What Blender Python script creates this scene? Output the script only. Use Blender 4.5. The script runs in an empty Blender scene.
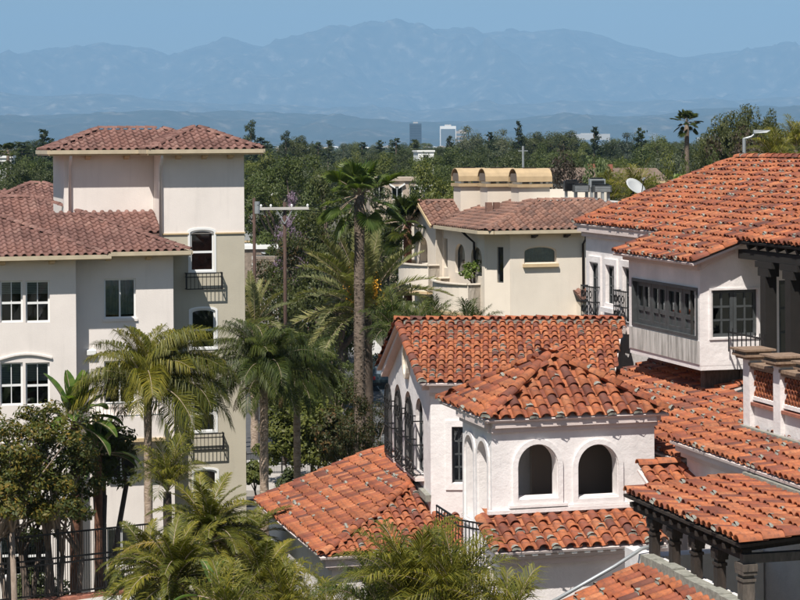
import bpy, bmesh, math, random
import numpy as np
from mathutils import Vector, Matrix, noise
from mathutils.geometry import tessellate_polygon

# ---------------------------------------------------------------- camera
SC = bpy.context.scene
F, CX, CY, ROLL, CAMZ = 2100.0, 400.0, 146.0, 0.007, 16.0
CAM = Vector((0, 0, CAMZ))
CR = Vector((math.cos(ROLL), 0, -math.sin(ROLL)))
CU = Vector((math.sin(ROLL), 0, math.cos(ROLL)))
cd = bpy.data.cameras.new('camera')
cd.sensor_width = 36.0
cd.lens = F * 36.0 / 800.0
cd.shift_y = -(300.0 - CY) / 800.0
cd.clip_start = 0.5
cd.clip_end = 90000.0
cam = bpy.data.objects.new('camera', cd)
SC.collection.objects.link(cam)
mw = Matrix.Identity(4)
for i in range(3):
    mw[i][0] = CR[i]; mw[i][1] = CU[i]; mw[i][2] = (0, -1, 0)[i]; mw[i][3] = CAM[i]
cam.matrix_world = mw
SC.camera = cam

# ---------------------------------------------------------------- sky, sun, exposure
SUN = Vector((-0.25, -0.62, 1.0)).normalized()
world = bpy.data.worlds.new('World'); SC.world = world
world.use_nodes = True
nt = world.node_tree
sky = nt.nodes.new('ShaderNodeTexSky'); sky.sky_type = 'NISHITA'; sky.sun_disc = False
sky.sun_elevation = math.asin(SUN.z)
sky.sun_rotation = math.atan2(SUN.x, SUN.y)
sky.altitude = 50; sky.air_density = 1.3; sky.dust_density = 0.6; sky.ozone_density = 2.5
bg = nt.nodes['Background']; bg.inputs['Strength'].default_value = 0.05
nt.links.new(sky.outputs[0], bg.inputs['Color'])
sl = bpy.data.lights.new('sun', 'SUN'); sl.energy = 5.0; sl.angle = math.radians(0.53); sl.color = (1.0, 0.95, 0.87)
so = bpy.data.objects.new('sun', sl); SC.collection.objects.link(so)
so.rotation_euler = (-SUN).to_track_quat('-Z', 'Y').to_euler()
so.location = SUN * 100
SC.view_settings.view_transform = 'Standard'
SC.view_settings.look = 'None'
SC.view_settings.exposure = 0.5
SC.view_settings.gamma = 1.0
SC.view_settings.use_curve_mapping = False
SC.cycles.max_bounces = 6; SC.cycles.diffuse_bounces = 3; SC.cycles.glossy_bounces = 2
SC.cycles.transparent_max_bounces = 8; SC.cycles.volume_bounces = 0
SC.cycles.caustics_reflective = False; SC.cycles.caustics_refractive = False

# ---------------------------------------------------------------- geometry helpers
rnd = random.Random(7)
V = Vector
def at(px, py, Y):
    u = (px - CX) / F; v = (CY - py) / F
    return CAM + (CR * u + CU * v + V((0, 1, 0))) * Y
def project(P):
    d = P - CAM
    if d.y < 0.1: return None
    u = d.dot(CR) / d.y; v = d.dot(CU) / d.y
    return CX + u * F, CY - v * F
class Frame:
    """street grid: x along the house fronts, y away from the street corner"""
    def __init__(s, yaw):
        a = math.radians(yaw); s.c = math.cos(a); s.s = math.sin(a)
    def w(s, x, y, z=0.0): return V((x * s.c - y * s.s, x * s.s + y * s.c, z))
    def l(s, P): return V((P.x * s.c + P.y * s.s, -P.x * s.s + P.y * s.c, P.z))
    def front(s, px, py, y0):
        d = at(px, py, 1) - CAM; t = y0 / (-d.x * s.s + d.y * s.c); return s.l(CAM + d * t)
    def side(s, px, py, x0):
        d = at(px, py, 1) - CAM; t = x0 / (d.x * s.c + d.y * s.s); return s.l(CAM + d * t)
    def flat(s, px, py, z0):
        d = at(px, py, 1) - CAM; t = (z0 - CAMZ) / d.z; return s.l(CAM + d * t)
K = Frame(15.0)

class Thing:
    """an Empty at the base of a thing; its parts are given in world coordinates"""
    def __init__(s, name, label, cat, base, group=None, kind=None):
        s.base = V(base)
        s.o = bpy.data.objects.new(name, None)
        s.o.empty_display_size = 0.3
        SC.collection.objects.link(s.o); s.o.location = s.base
        if label: s.o['label'] = label
        if cat: s.o['category'] = cat
        if group: s.o['group'] = group
        if kind: s.o['kind'] = kind
        s.tiles = []; s.pans = []

def raw_mesh(name, verts, faces, mats, midx=None, smooth=False, base=None):
    me = bpy.data.meshes.new(name)
    if base is not None:
        verts = [(v[0] - base[0], v[1] - base[1], v[2] - base[2]) for v in verts]
    me.from_pydata([tuple(v) for v in verts], [], faces)
    for m in (mats if isinstance(mats, (list, tuple)) else [mats]): me.materials.append(m)
    if midx: me.polygons.foreach_set('material_index', midx)
    if smooth: me.polygons.foreach_set('use_smooth', [True] * len(me.polygons))
    me.update()
    return me

def np_mesh(name, verts, faces, mats, smooth=False, midx=None):
    """verts (N,3), faces (M,k) arrays"""
    me = bpy.data.meshes.new(name)
    n, k = faces.shape
    me.vertices.add(len(verts)); me.vertices.foreach_set('co', verts.astype(np.float32).ravel())
    me.loops.add(n * k); me.loops.foreach_set('vertex_index', faces.astype(np.int32).ravel())
    me.polygons.add(n); me.polygons.foreach_set('loop_start', np.arange(0, n * k, k, dtype=np.int32))
    me.polygons.foreach_set('loop_total', np.full(n, k, dtype=np.int32))
    for m in (mats if isinstance(mats, (list, tuple)) else [mats]): me.materials.append(m)
    if midx is not None: me.polygons.foreach_set('material_index', midx.astype(np.int32))
    if smooth: me.polygons.foreach_set('use_smooth', np.ones(n, dtype=bool))
    me.update(calc_edges=True); me.validate()
    return me

def link(name, me, parent=None, **props):
    o = bpy.data.objects.new(name, me); SC.collection.objects.link(o)
    if parent is not None: o.parent = parent
    for k, v in props.items():
        if v: o[k] = v
    return o

class MB:
    """collects shapes (world coordinates) into ONE mesh"""
    def __init__(s): s.v = []; s.f = []; s.m = []
    def add(s, vs, fs, m=0):
        b = len(s.v); s.v += [V(v) for v in vs]
        for f in fs: s.f.append(tuple(b + i for i in f)); s.m.append(m)
        return s
    def hexa(s, p, m=0):
        return s.add(p, [(0, 3, 2, 1), (4, 5, 6, 7), (0, 1, 5, 4), (1, 2, 6, 5), (2, 3, 7, 6), (3, 0, 4, 7)], m)
    def box(s, x0, x1, y0, y1, z0, z1, fr=None, m=0):
        g = (fr or K).w
        return s.hexa([g(x0, y0, z0), g(x1, y0, z0), g(x1, y1, z0), g(x0, y1, z0), g(x0, y0, z1), g(x1, y0, z1), g(x1, y1, z1), g(x0, y1, z1)], m)
    def bar(s, p, q, w, h, up=V((0, 0, 1)), m=0):
        p, q = V(p), V(q); d = (q - p).normalized(); sd = d.cross(up)
        if sd.length < 1e-4: sd = d.cross(V((0, 1, 0)))
        sd.normalize(); u = sd.cross(d).normalized(); a = sd * w / 2; b = u * h / 2
        return s.hexa([p - a - b, p + a - b, q + a - b, q - a - b, p - a + b, p + a + b, q + a + b, q - a + b], m)
    def tube(s, pts, rad, seg=8, m=0, cap=True):
        pts = [V(p) for p in pts]
        if not isinstance(rad, (list, tuple)): rad = [rad] * len(pts)
        b = len(s.v); ref = None
        for i, p in enumerate(pts):
            d = (pts[min(i + 1, len(pts) - 1)] - pts[max(i - 1, 0)]).normalized()
            if ref is None: ref = d.orthogonal().normalized()
            ref = (ref - d * ref.dot(d)).normalized(); o = d.cross(ref)
            for k in range(seg):
                a = 2 * math.pi * k / seg
                s.v.append(p + (ref * math.cos(a) + o * math.sin(a)) * rad[i])
        for i in range(len(pts) - 1):
            for k in range(seg):
                k2 = (k + 1) % seg
                s.f.append((b + i * seg + k, b + i * seg + k2, b + (i + 1) * seg + k2, b + (i + 1) * seg + k)); s.m.append(m)
        if cap:
            s.f.append(tuple(b + k for k in range(seg))[::-1]); s.m.append(m)
            e = b + (len(pts) - 1) * seg
            s.f.append(tuple(e + k for k in range(seg))); s.m.append(m)
        return s
    def poly(s, pts, m=0): return s.add(pts, [tuple(range(len(pts)))], m)
    def slab(s, pts, t, m=0):
        """planar polygon thickened downwards along its normal"""
        pts = [V(p) for p in pts]
        n = V((0, 0, 0))
        for i in range(len(pts)): n += (pts[i] - pts[0]).cross(pts[(i + 1) % len(pts)] - pts[0])
        n.normalize(); k = len(pts)
        lo = [p - n * t for p in pts]
        fs = [tuple(range(k)), tuple(range(2 * k - 1, k - 1, -1))]
        for i in range(k):
            j = (i + 1) % k; fs.append((i, i + k, j + k, j))
        return s.add(pts + lo, fs, m)
    def build(s, name, mat, parent, base=None, smooth=False, **props):
        if isinstance(parent, Thing):
            base = parent.base; par = parent.o
        else: par = parent
        me = raw_mesh(name, s.v, s.f, mat, s.m if isinstance(mat, (list, tuple)) else None, smooth, base)
        return link(name, me, par, **props)

# ---------------------------------------------------------------- materials
MAT = {}
def nodes(name):
    m = bpy.data.materials.new(name); m.use_nodes = True
    t = m.node_tree; b = t.nodes['Principled BSDF']
    MAT[name] = m
    return m, t, b, t.nodes, t.links
def ramp(t, fac, stops):
    r = t.nodes.new('ShaderNodeValToRGB'); e = r.color_ramp.elements
    while len(e) < len(stops): e.new(0.5)
    for i, (p, c) in enumerate(stops): e[i].position = p; e[i].color = (*c, 1)
    t.links.new(fac, r.inputs[0]); return r.outputs[0]
def tex(t, kind, scale, detail=4, rough=0.55, coord='Object', stretch=None):
    tc = t.nodes.new('ShaderNodeTexCoord'); out = tc.outputs[coord]
    if stretch:
        mp = t.nodes.new('ShaderNodeMapping'); mp.inputs['Scale'].default_value = stretch
        t.links.new(out, mp.inputs[0]); out = mp.outputs[0]
    n = t.nodes.new('ShaderNodeTex' + kind); t.links.new(out, n.inputs['Vector'])
    n.inputs['Scale'].default_value = scale
    if kind == 'Noise':
        n.inputs['Detail'].default_value = detail; n.inputs['Roughness'].default_value = rough
    return n
def mixc(t, fac, a, b, mode='MIX'):
    m = t.nodes.new('ShaderNodeMix'); m.data_type = 'RGBA'; m.blend_type = mode
    for s, v in ((0, fac), (6, a), (7, b)):
        if hasattr(v, 'is_linked') or hasattr(v, 'links'): t.links.new(v, m.inputs[s])
        elif isinstance(v, (int, float)): m.inputs[s].default_value = v
        else: m.inputs[s].default_value = (*v, 1)
    return m.outputs[2]
def bump(t, b, h, strength, dist):
    n = t.nodes.new('ShaderNodeBump'); n.inputs['Strength'].default_value = strength; n.inputs['Distance'].default_value = dist
    t.links.new(h, n.inputs['Height']); t.links.new(n.outputs[0], b.inputs['Normal'])
def vary(t):
    """a random number for each object and each loose piece of a mesh"""
    oi = t.nodes.new('ShaderNodeObjectInfo'); g = t.nodes.new('ShaderNodeNewGeometry')
    a = t.nodes.new('ShaderNodeMath'); a.operation = 'ADD'
    t.links.new(oi.outputs['Random'], a.inputs[0]); t.links.new(g.outputs['Random Per Island'], a.inputs[1])
    f = t.nodes.new('ShaderNodeMath'); f.operation = 'FRACT'; t.links.new(a.outputs[0], f.inputs[0])
    return f.outputs[0]
def plain(name, col, rough=0.6, metal=0.0, nscale=0, namp=0.15):
    m, t, b, n, l = nodes(name)
    b.inputs['Roughness'].default_value = rough; b.inputs['Metallic'].default_value = metal
    if nscale:
        x = tex(t, 'Noise', nscale)
        lo = tuple(c * (1 - namp) for c in col); hi = tuple(min(1, c * (1 + namp)) for c in col)
        l.new(ramp(t, x.outputs[0], [(0.3, lo), (0.7, hi)]), b.inputs['Base Color'])
    else: b.inputs['Base Color'].default_value = (*col, 1)
    return m
def stucco(name, col, stain=0.12, bscale=14, bstr=0.25, streak=True):
    m, t, b, n, l = nodes(name)
    b.inputs['Roughness'].default_value = 0.9
    big = tex(t, 'Noise', 0.7, 5, 0.6)
    dk = tuple(c * (1 - stain) for c in col); lt = tuple(min(1, c * (1 + stain * 0.3)) for c in col)
    c1 = ramp(t, big.outputs[0], [(0.32, dk), (0.62, lt)])
    if streak:
        s = tex(t, 'Noise', 2.2, 5, 0.6, stretch=(2.2, 2.2, 0.16))
        f = ramp(t, s.outputs[0], [(0.55, (0, 0, 0)), (0.8, (1, 1, 1))])
        mm = n.new('ShaderNodeMath'); mm.operation = 'MULTIPLY'; l.new(f, mm.inputs[0]); mm.inputs[1].default_value = 0.3
        c1 = mixc(t, mm.outputs[0], c1, tuple(c * 0.7 for c in col))
    l.new(c1, b.inputs['Base Color'])
    fine = tex(t, 'Noise', bscale, 6, 0.7)
    bump(t, b, fine.outputs[0], bstr, 0.03)
    return m
stucco('adobe_white', (0.79, 0.74, 0.725), 0.18, 3.5, 0.7)
stucco('adobe_cornice', (0.66, 0.56, 0.53), 0.12, 6, 0.3)
stucco('apartment_white', (0.79, 0.725, 0.68), 0.07, 22, 0.2)
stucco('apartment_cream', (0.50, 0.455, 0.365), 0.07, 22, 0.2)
stucco('villa_stucco', (0.74, 0.66, 0.56), 0.07, 22, 0.2)
plain('tan_trim', (0.56, 0.42, 0.25), 0.6, 0, 3, 0.1)
plain('gutter_tan', (0.50, 0.42, 0.30), 0.5, 0, 3, 0.1)
plain('ochre_metal', (0.44, 0.32, 0.185), 0.6, 0.0, 3, 0.12)
plain('white_frame', (0.80, 0.80, 0.79), 0.45)
plain('grey_frame', (0.055, 0.06, 0.062), 0.55, 0, 6, 0.25)
plain('iron', (0.013, 0.013, 0.014), 0.5, 0.3)
plain('steel_grey', (0.32, 0.34, 0.35), 0.5, 0.4, 4, 0.1)
plain('downspout_white', (0.74, 0.70, 0.67), 0.5)
plain('concrete', (0.46, 0.44, 0.41), 0.9, 0, 1.5, 0.18)
plain('brick_coping', (0.30, 0.115, 0.075), 0.85, 0, 5, 0.3)
plain('blind_pale', (0.62, 0.66, 0.62), 0.8)
plain('curtain_green', (0.40, 0.50, 0.44), 0.85, 0, 9, 0.15)
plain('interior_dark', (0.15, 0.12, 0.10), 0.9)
plain('shade_toned_timber', (0.010, 0.008, 0.007), 0.95, 0, 5, 0.3)  # porch timber: the shade under its roof is put into this near-black colour
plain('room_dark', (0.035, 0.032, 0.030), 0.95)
plain('satin_white', (0.78, 0.78, 0.76), 0.5)
plain('mortar', (0.25, 0.245, 0.21), 0.95, 0, 12, 0.3)
plain('bluegrey', (0.13, 0.17, 0.21), 0.5)
# old timber
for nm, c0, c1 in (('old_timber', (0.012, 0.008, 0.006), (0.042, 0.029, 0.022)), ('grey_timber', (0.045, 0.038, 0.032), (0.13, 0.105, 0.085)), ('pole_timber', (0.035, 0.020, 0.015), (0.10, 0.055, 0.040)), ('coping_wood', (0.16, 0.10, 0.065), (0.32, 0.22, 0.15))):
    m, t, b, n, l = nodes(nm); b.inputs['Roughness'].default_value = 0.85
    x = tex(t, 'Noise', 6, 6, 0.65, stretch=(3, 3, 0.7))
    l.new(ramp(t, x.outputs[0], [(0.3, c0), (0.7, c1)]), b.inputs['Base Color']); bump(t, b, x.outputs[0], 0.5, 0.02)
# clay and concrete roof tiles: each tile its own firing colour
def tilemat(name, stops, dark, mottle):
    m, t, b, n, l = nodes(name); b.inputs['Roughness'].default_value = 0.8
    c = ramp(t, vary(t), stops)
    x = tex(t, 'Noise', 12, 5, 0.7)
    f = ramp(t, x.outputs[0], [(0.47, (0, 0, 0)), (0.66, (1, 1, 1))])
    mm = n.new('ShaderNodeMath'); mm.operation = 'MULTIPLY'; l.new(f, mm.inputs[0]); mm.inputs[1].default_value = mottle
    c = mixc(t, mm.outputs[0], c, dark)
    y = tex(t, 'Noise', 2.2, 3, 0.5)
    g = ramp(t, y.outputs[0], [(0.3, (0.82, 0.80, 0.78)), (0.7, (1.08, 1.06, 1.04))])
    c = mixc(t, 1.0, c, g, 'MULTIPLY')
    gp = n.new('ShaderNodeNewGeometry'); w_ = n.new('ShaderNodeTexNoise'); w_.inputs['Scale'].default_value = 0.9; w_.inputs['Detail'].default_value = 5; w_.inputs['Roughness'].default_value = 0.65
    l.new(gp.outputs['Position'], w_.inputs['Vector'])
    c = mixc(t, 1.0, c, ramp(t, w_.outputs[0], [(0.36, (0.70, 0.68, 0.68)), (0.5, (0.98, 0.98, 0.98)), (0.68, (1.14, 1.12, 1.08))]), 'MULTIPLY')
    l.new(c, b.inputs['Base Color']); bump(t, b, x.outputs[0], 0.3, 0.01)
    return m
tilemat('clay_tile', [(0.0, (0.335, 0.096, 0.039)), (0.18, (0.41, 0.134, 0.052)), (0.36, (0.365, 0.110, 0.044)), (0.52, (0.45, 0.172, 0.078)), (0.66, (0.305, 0.085, 0.039)), (0.82, (0.21, 0.062, 0.036)), (0.90, (0.13, 0.047, 0.035)), (1.0, (0.42, 0.115, 0.043))], (0.10, 0.045, 0.036), 0.6)
tilemat('concrete_tile', [(0.0, (0.19, 0.092, 0.076)), (0.35, (0.24, 0.128, 0.108)), (0.6, (0.165, 0.080, 0.066)), (0.8, (0.21, 0.105, 0.086)), (1.0, (0.27, 0.155, 0.13))], (0.09, 0.045, 0.04), 0.5)
tilemat('brown_tile', [(0.0, (0.20, 0.105, 0.078)), (0.35, (0.26, 0.135, 0.098)), (0.6, (0.155, 0.085, 0.066)), (0.8, (0.29, 0.165, 0.125)), (1.0, (0.11, 0.065, 0.055))], (0.10, 0.055, 0.045), 0.5)
plain('tile_bed', (0.17, 0.055, 0.030), 0.9, 0, 6, 0.3)
plain('tile_bed_dark', (0.085, 0.045, 0.036), 0.9, 0, 6, 0.3)
# window glass: part mirror, part see-through
m, t, b, n, l = nodes('glass')
gl = n.new('ShaderNodeBsdfGlossy'); gl.inputs['Roughness'].default_value = 0.03; gl.inputs['Color'].default_value = (0.9, 0.95, 1, 1)
tr = n.new('ShaderNodeBsdfTransparent'); tr.inputs['Color'].default_value = (0.72, 0.78, 0.78, 1)
fr = n.new('ShaderNodeFresnel'); fr.inputs['IOR'].default_value = 1.9
ms = n.new('ShaderNodeMixShader'); l.new(fr.outputs[0], ms.inputs[0]); l.new(tr.outputs[0], ms.inputs[1]); l.new(gl.outputs[0], ms.inputs[2])
l.new(ms.outputs[0], n['Material Output'].inputs['Surface'])
# foliage
def leafmat(name, stops, trans=0.3, rough=0.55, spec=0.35):
    m, t, b, n, l = nodes(name)
    c = ramp(t, vary(t), stops)
    oi = n.new('ShaderNodeObjectInfo')
    c = mixc(t, 1.0, c, ramp(t, oi.outputs['Random'], [(0.0, (0.62, 0.68, 0.72)), (0.35, (0.95, 0.98, 0.95)), (0.7, (1.08, 1.04, 0.95)), (1.0, (1.35, 1.22, 1.0))]), 'MULTIPLY')
    b.inputs['Roughness'].default_value = rough
    b.inputs['Specular IOR Level'].default_value = spec
    l.new(c, b.inputs['Base Color'])
    tl = n.new('ShaderNodeBsdfTranslucent')
    l.new(mixc(t, 1.0, c, (1.5, 1.7, 0.7), 'MULTIPLY'), tl.inputs['Color'])
    ms = n.new('ShaderNodeMixShader'); ms.inputs[0].default_value = trans
    l.new(b.outputs[0], ms.inputs[1]); l.new(tl.outputs[0], ms.inputs[2])
    l.new(ms.outputs[0], n['Material Output'].inputs['Surface'])
    return m
def greens(*cs): return [(i / max(1, len(cs) - 1), c) for i, c in enumerate(cs)]
leafmat('leaf_dark', greens((0.036, 0.048, 0.015), (0.055, 0.068, 0.020), (0.075, 0.085, 0.025), (0.045, 0.058, 0.018)))
leafmat('leaf_mid', greens((0.055, 0.075, 0.018), (0.085, 0.105, 0.024), (0.115, 0.128, 0.030), (0.065, 0.085, 0.022)))
leafmat('leaf_bright', greens((0.075, 0.120, 0.022), (0.105, 0.160, 0.030), (0.140, 0.185, 0.040)))
leafmat('leaf_olive', greens((0.045, 0.066, 0.014), (0.075, 0.095, 0.018), (0.15, 0.125, 0.022), (0.040, 0.060, 0.015), (0.24, 0.15, 0.025)))
leafmat('leaf_reddish', greens((0.050, 0.034, 0.024), (0.075, 0.046, 0.032), (0.045, 0.040, 0.022)))
leafmat('leaf_greygreen', greens((0.070, 0.085, 0.050), (0.095, 0.110, 0.062), (0.055, 0.066, 0.038)))
leafmat('leaf_pale', greens((0.12, 0.15, 0.055), (0.17, 0.20, 0.085), (0.08, 0.105, 0.038)))
leafmat('leaf_conifer', greens((0.030, 0.045, 0.018), (0.045, 0.062, 0.022), (0.065, 0.080, 0.028)))
leafmat('leaf_rust', greens((0.040, 0.052, 0.017), (0.060, 0.068, 0.020), (0.034, 0.045, 0.016), (0.12, 0.065, 0.022), (0.045, 0.056, 0.018)))
leafmat('blossom_purple', greens((0.30, 0.19, 0.28), (0.38, 0.25, 0.34), (0.24, 0.16, 0.22)))
leafmat('palm_olive', greens((0.075, 0.086, 0.013), (0.125, 0.126, 0.018), (0.19, 0.168, 0.024), (0.055, 0.070, 0.012)), 0.2, 0.5, 0.25)
leafmat('palm_dark', greens((0.032, 0.050, 0.011), (0.055, 0.073, 0.015), (0.085, 0.098, 0.020)), 0.18, 0.5, 0.25)
leafmat('palm_fan', greens((0.080, 0.125, 0.028), (0.12, 0.165, 0.040), (0.16, 0.195, 0.055)), 0.3, 0.4, 0.5)
leafmat('palm_grey', greens((0.13, 0.145, 0.062), (0.19, 0.19, 0.085), (0.27, 0.25, 0.115)), 0.25, 0.5, 0.25)
leafmat('palm_yellow', greens((0.22, 0.17, 0.030), (0.30, 0.22, 0.05), (0.16, 0.14, 0.028)), 0.3, 0.45, 0.4)
leafmat('banana_leaf', greens((0.060, 0.115, 0.026), (0.095, 0.16, 0.036), (0.14, 0.19, 0.045)), 0.3, 0.35, 0.5)
leafmat('dead_frond', greens((0.12, 0.085, 0.05), (0.17, 0.12, 0.07)), 0.15, 0.8, 0.1)
leafmat('fruit_orange', greens((0.48, 0.24, 0.025), (0.58, 0.33, 0.04)), 0.1, 0.6, 0.3)
def barkmat(name, c0, c1, sc, ring):
    m, t, b, n, l = nodes(name); b.inputs['Roughness'].default_value = 0.9
    x = tex(t, 'Noise', sc, 6, 0.7, stretch=(1, 1, ring))
    l.new(ramp(t, x.outputs[0], [(0.32, c0), (0.68, c1)]), b.inputs['Base Color']); bump(t, b, x.outputs[0], 0.8, 0.05)
barkmat('bark_brown', (0.045, 0.032, 0.024), (0.15, 0.11, 0.085), 5, 0.4)
barkmat('bark_pale', (0.16, 0.115, 0.085), (0.34, 0.27, 0.22), 4, 0.4)
barkmat('bark_palm', (0.055, 0.040, 0.030), (0.25, 0.19, 0.145), 7, 2.5)
barkmat('bark_palm_tan', (0.19, 0.13, 0.09), (0.52, 0.41, 0.32), 6, 2.5)
barkmat('bark_red', (0.06, 0.025, 0.014), (0.21, 0.095, 0.055), 6, 0.6)
# ================================================================ the setting
def lerp(a, b, t): return a + (b - a) * t
def prof(tab, x):
    if x <= tab[0][0]: return tab[0][1]
    for (a, ya), (b, yb) in zip(tab, tab[1:]):
        if x <= b:
            t = (x - a) / (b - a); t = t * t * (3 - 2 * t) * 0.5 + t * 0.5
            return ya + (yb - ya) * t
    return tab[-1][1]

# ground: one graded sheet out to the foot of the mountains
m, t, b, n, l = nodes('ground_soil'); b.inputs['Roughness'].default_value = 0.95
x1 = tex(t, 'Noise', 0.35, 6, 0.65); x2 = tex(t, 'Noise', 0.004, 9, 0.75)
ca = ramp(t, x1.outputs[0], [(0.3, (0.10, 0.095, 0.05)), (0.5, (0.19, 0.16, 0.11)), (0.7, (0.26, 0.23, 0.18))])
cb = ramp(t, x2.outputs[0], [(0.40, (0.025, 0.034, 0.018)), (0.56, (0.05, 0.052, 0.036)), (0.64, (0.12, 0.11, 0.10)), (0.72, (0.36, 0.34, 0.32))])
l.new(mixc(t, 0.6, ca, cb), b.inputs['Base Color'])
gx = [-44000, -20000, -9000, -4000, -1500, -600, -250, -100, -40, 0, 40, 100, 250, 600, 1500, 4000, 9000, 20000, 44000]
gy = [-900, -300, -100, -30, 0, 30, 60, 90, 120, 160, 220, 320, 500, 900, 1800, 3600, 7000, 12000, 20000, 30000, 47000]
vs = [(x, y, 0.0) for y in gy for x in gx]; nx = len(gx)
fs = [(j * nx + i, j * nx + i + 1, (j + 1) * nx + i + 1, (j + 1) * nx + i) for j in range(len(gy) - 1) for i in range(nx - 1)]
link('ground', raw_mesh('ground', vs, fs, m), None, kind='structure')

# the street: asphalt, painted line, kerbs, pavements; it runs away from the camera behind the houses
m, t, b, n, l = nodes('asphalt'); b.inputs['Roughness'].default_value = 0.85
x1 = tex(t, 'Noise', 0.5, 6, 0.7); x2 = tex(t, 'Noise', 25, 3, 0.6)
c = mixc(t, 0.35, ramp(t, x1.outputs[0], [(0.3, (0.050, 0.050, 0.052)), (0.7, (0.095, 0.093, 0.092))]), ramp(t, x2.outputs[0], [(0.3, (0.04, 0.04, 0.04)), (0.7, (0.12, 0.12, 0.12))]))
l.new(c, b.inputs['Base Color'])
plain('paint_yellow', (0.62, 0.42, 0.06), 0.7, 0, 4, 0.15)
plain('paint_white', (0.75, 0.75, 0.73), 0.7, 0, 4, 0.12)
P0, P1 = V((-2.6, 92, 0)), V((-24, 330, 0))
SD = (P1 - P0).normalized(); SN = V((SD.y, -SD.x, 0))
def street(s, a, z): return P0 + SD * s + SN * a + V((0, 0, z))
SL = (P1 - P0).length
def strip(name, a0, a1, z, mat, s0=0, s1=SL, thick=None):
    mb = MB()
    if thick: mb.hexa([street(s0, a0, 0), street(s0, a1, 0), street(s1, a1, 0), street(s1, a0, 0), street(s0, a0, z), street(s0, a1, z), street(s1, a1, z), street(s1, a0, z)])
    else: mb.poly([street(s0, a0, z), street(s0, a1, z), street(s1, a1, z), street(s1, a0, z)])
    return mb.build(name, mat, None, kind='structure')
strip('road', -5.2, 5.2, 0.03, MAT['asphalt'])
strip('kerb', 5.2, 5.38, 0.15, MAT['concrete'], thick=True)
strip('kerb', -5.38, -5.2, 0.15, MAT['concrete'], thick=True)
strip('pavement', 5.384, 7.6, 0.14, MAT['concrete'], thick=True)
strip('pavement', -7.6, -5.384, 0.14, MAT['concrete'], thick=True)
# paved forecourt between the houses and the street, with a step
plain('paving', (0.40, 0.37, 0.34), 0.9, 0, 2, 0.15)
mb = MB(); mb.hexa([V((-14, 96, 0)), V((8, 96, 0)), V((8, 103.5, 0)), V((-14, 103.5, 0)), V((-14, 96, .3)), V((8, 96, .3)), V((8, 103.5, .3)), V((-14, 103.5, .3))])
mb.build('forecourt_paving', MAT['paving'], None, kind='structure')
mb = MB(); mb.hexa([V((-14, 104.2, 0)), V((8, 104.2, 0)), V((8, 106.2, 0)), V((-14, 106.2, 0)), V((-14, 104.2, .17)), V((8, 104.2, .17)), V((8, 106.2, .17)), V((-14, 106.2, .17))])
mb.build('cross_pavement', MAT['concrete'], None, kind='structure')

# mountains: three ranges, each a heightfield with real depth
def hillmat(name, c0, c1, c2, sc):
    m, t, b, n, l = nodes(name); b.inputs['Roughness'].default_value = 1.0
    b.inputs['Specular IOR Level'].default_value = 0.0
    x = tex(t, 'Noise', sc, 8, 0.7)
    l.new(ramp(t, x.outputs[0], [(0.35, c0), (0.55, c1), (0.68, c2)]), b.inputs['Base Color'])
    return m
hillmat('mountain_rock', (0.03, 0.032, 0.024), (0.08, 0.072, 0.052), (0.24, 0.21, 0.17), 0.0042)
hillmat('hill_scrub', (0.022, 0.028, 0.018), (0.045, 0.044, 0.030), (0.16, 0.14, 0.11), 0.005)
def mountain_range(name, sky_tab, D, depth, half, nx, ny, amp, wl, mat, seed, jag):
    vs = []
    for j in range(ny):
        tj = j / (ny - 1)
        y = D - depth + depth * 1.5 * tj
        for i in range(nx):
            x = -half + 2 * half * i / (nx - 1)
            px = CX + x / D * F
            hz = CY + (CX - px) * ROLL
            top = (hz - prof(sky_tab, px)) / F * D
            tt = (y - (D - depth)) / depth
            e = math.sin(min(tt, 1.0) * math.pi / 2) ** 1.25 if tt <= 1 else max(0, 1 - (tt - 1) * 1.4)
            nz = noise.ridged_multi_fractal(V((x / wl + seed, y / wl, seed * 1.7)), 0.9, 2.1, 6, 1.0, 2.0)
            f2 = noise.fractal(V((x / (wl * .25), y / (wl * .25), seed)), 0.8, 2.0, 5)
            w = max(0.0, min(1.0, tt * 1.6)) * ((1 - 0.96 * max(0, 1 - (1 - tt) * 1.7)) if tt <= 1 else .03)
            z = top * e + (nz - 1.3) * amp * w + f2 * jag * min(1, tt * 3) * (.45 if abs(tt - 1) < .1 else 1)
            vs.append((x, y, max(z, -2) if tt > 0.02 else -2))
    fs = [(j * nx + i, j * nx + i + 1, (j + 1) * nx + i + 1, (j + 1) * nx + i) for j in range(ny - 1) for i in range(nx - 1)]
    link(name, raw_mesh(name, vs, fs, mat, smooth=True), None, kind='structure')
sky1 = [(-900, 80), (-500, 58), (-200, 70), (0, 60), (40, 55), (75, 50), (120, 47), (150, 49), (176, 60), (200, 49), (232, 41), (265, 47), (288, 49), (320, 40), (360, 33), (400, 29), (440, 36), (480, 33), (520, 32), (560, 25), (600, 33), (640, 44), (680, 55), (720, 53), (760, 49), (800, 52), (1000, 40), (1300, 60), (1800, 85)]
sky2 = [(-900, 105), (-200, 100), (0, 94), (60, 97), (110, 96), (160, 102), (240, 106), (330, 108), (420, 108), (520, 103), (580, 100), (640, 99), (720, 101), (800, 96), (1100, 90), (1800, 110)]
sky3 = [(-900, 126), (-200, 122), (0, 122), (50, 115), (90, 113), (150, 110), (200, 112), (250, 113), (300, 112), (350, 117), (400, 124), (450, 121), (500, 120), (560, 115), (600, 118), (650, 114), (700, 107), (740, 106), (800, 105), (1000, 112), (1800, 125)]
mountain_range('mountain_range', sky1, 40000, 9000, 24000, 520, 130, 1150, 4200, MAT['mountain_rock'], 3.1, 130)
mountain_range('foothills', sky2, 30000, 5500, 19000, 360, 80, 380, 2400, MAT['mountain_rock'], 8.3, 45)
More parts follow.
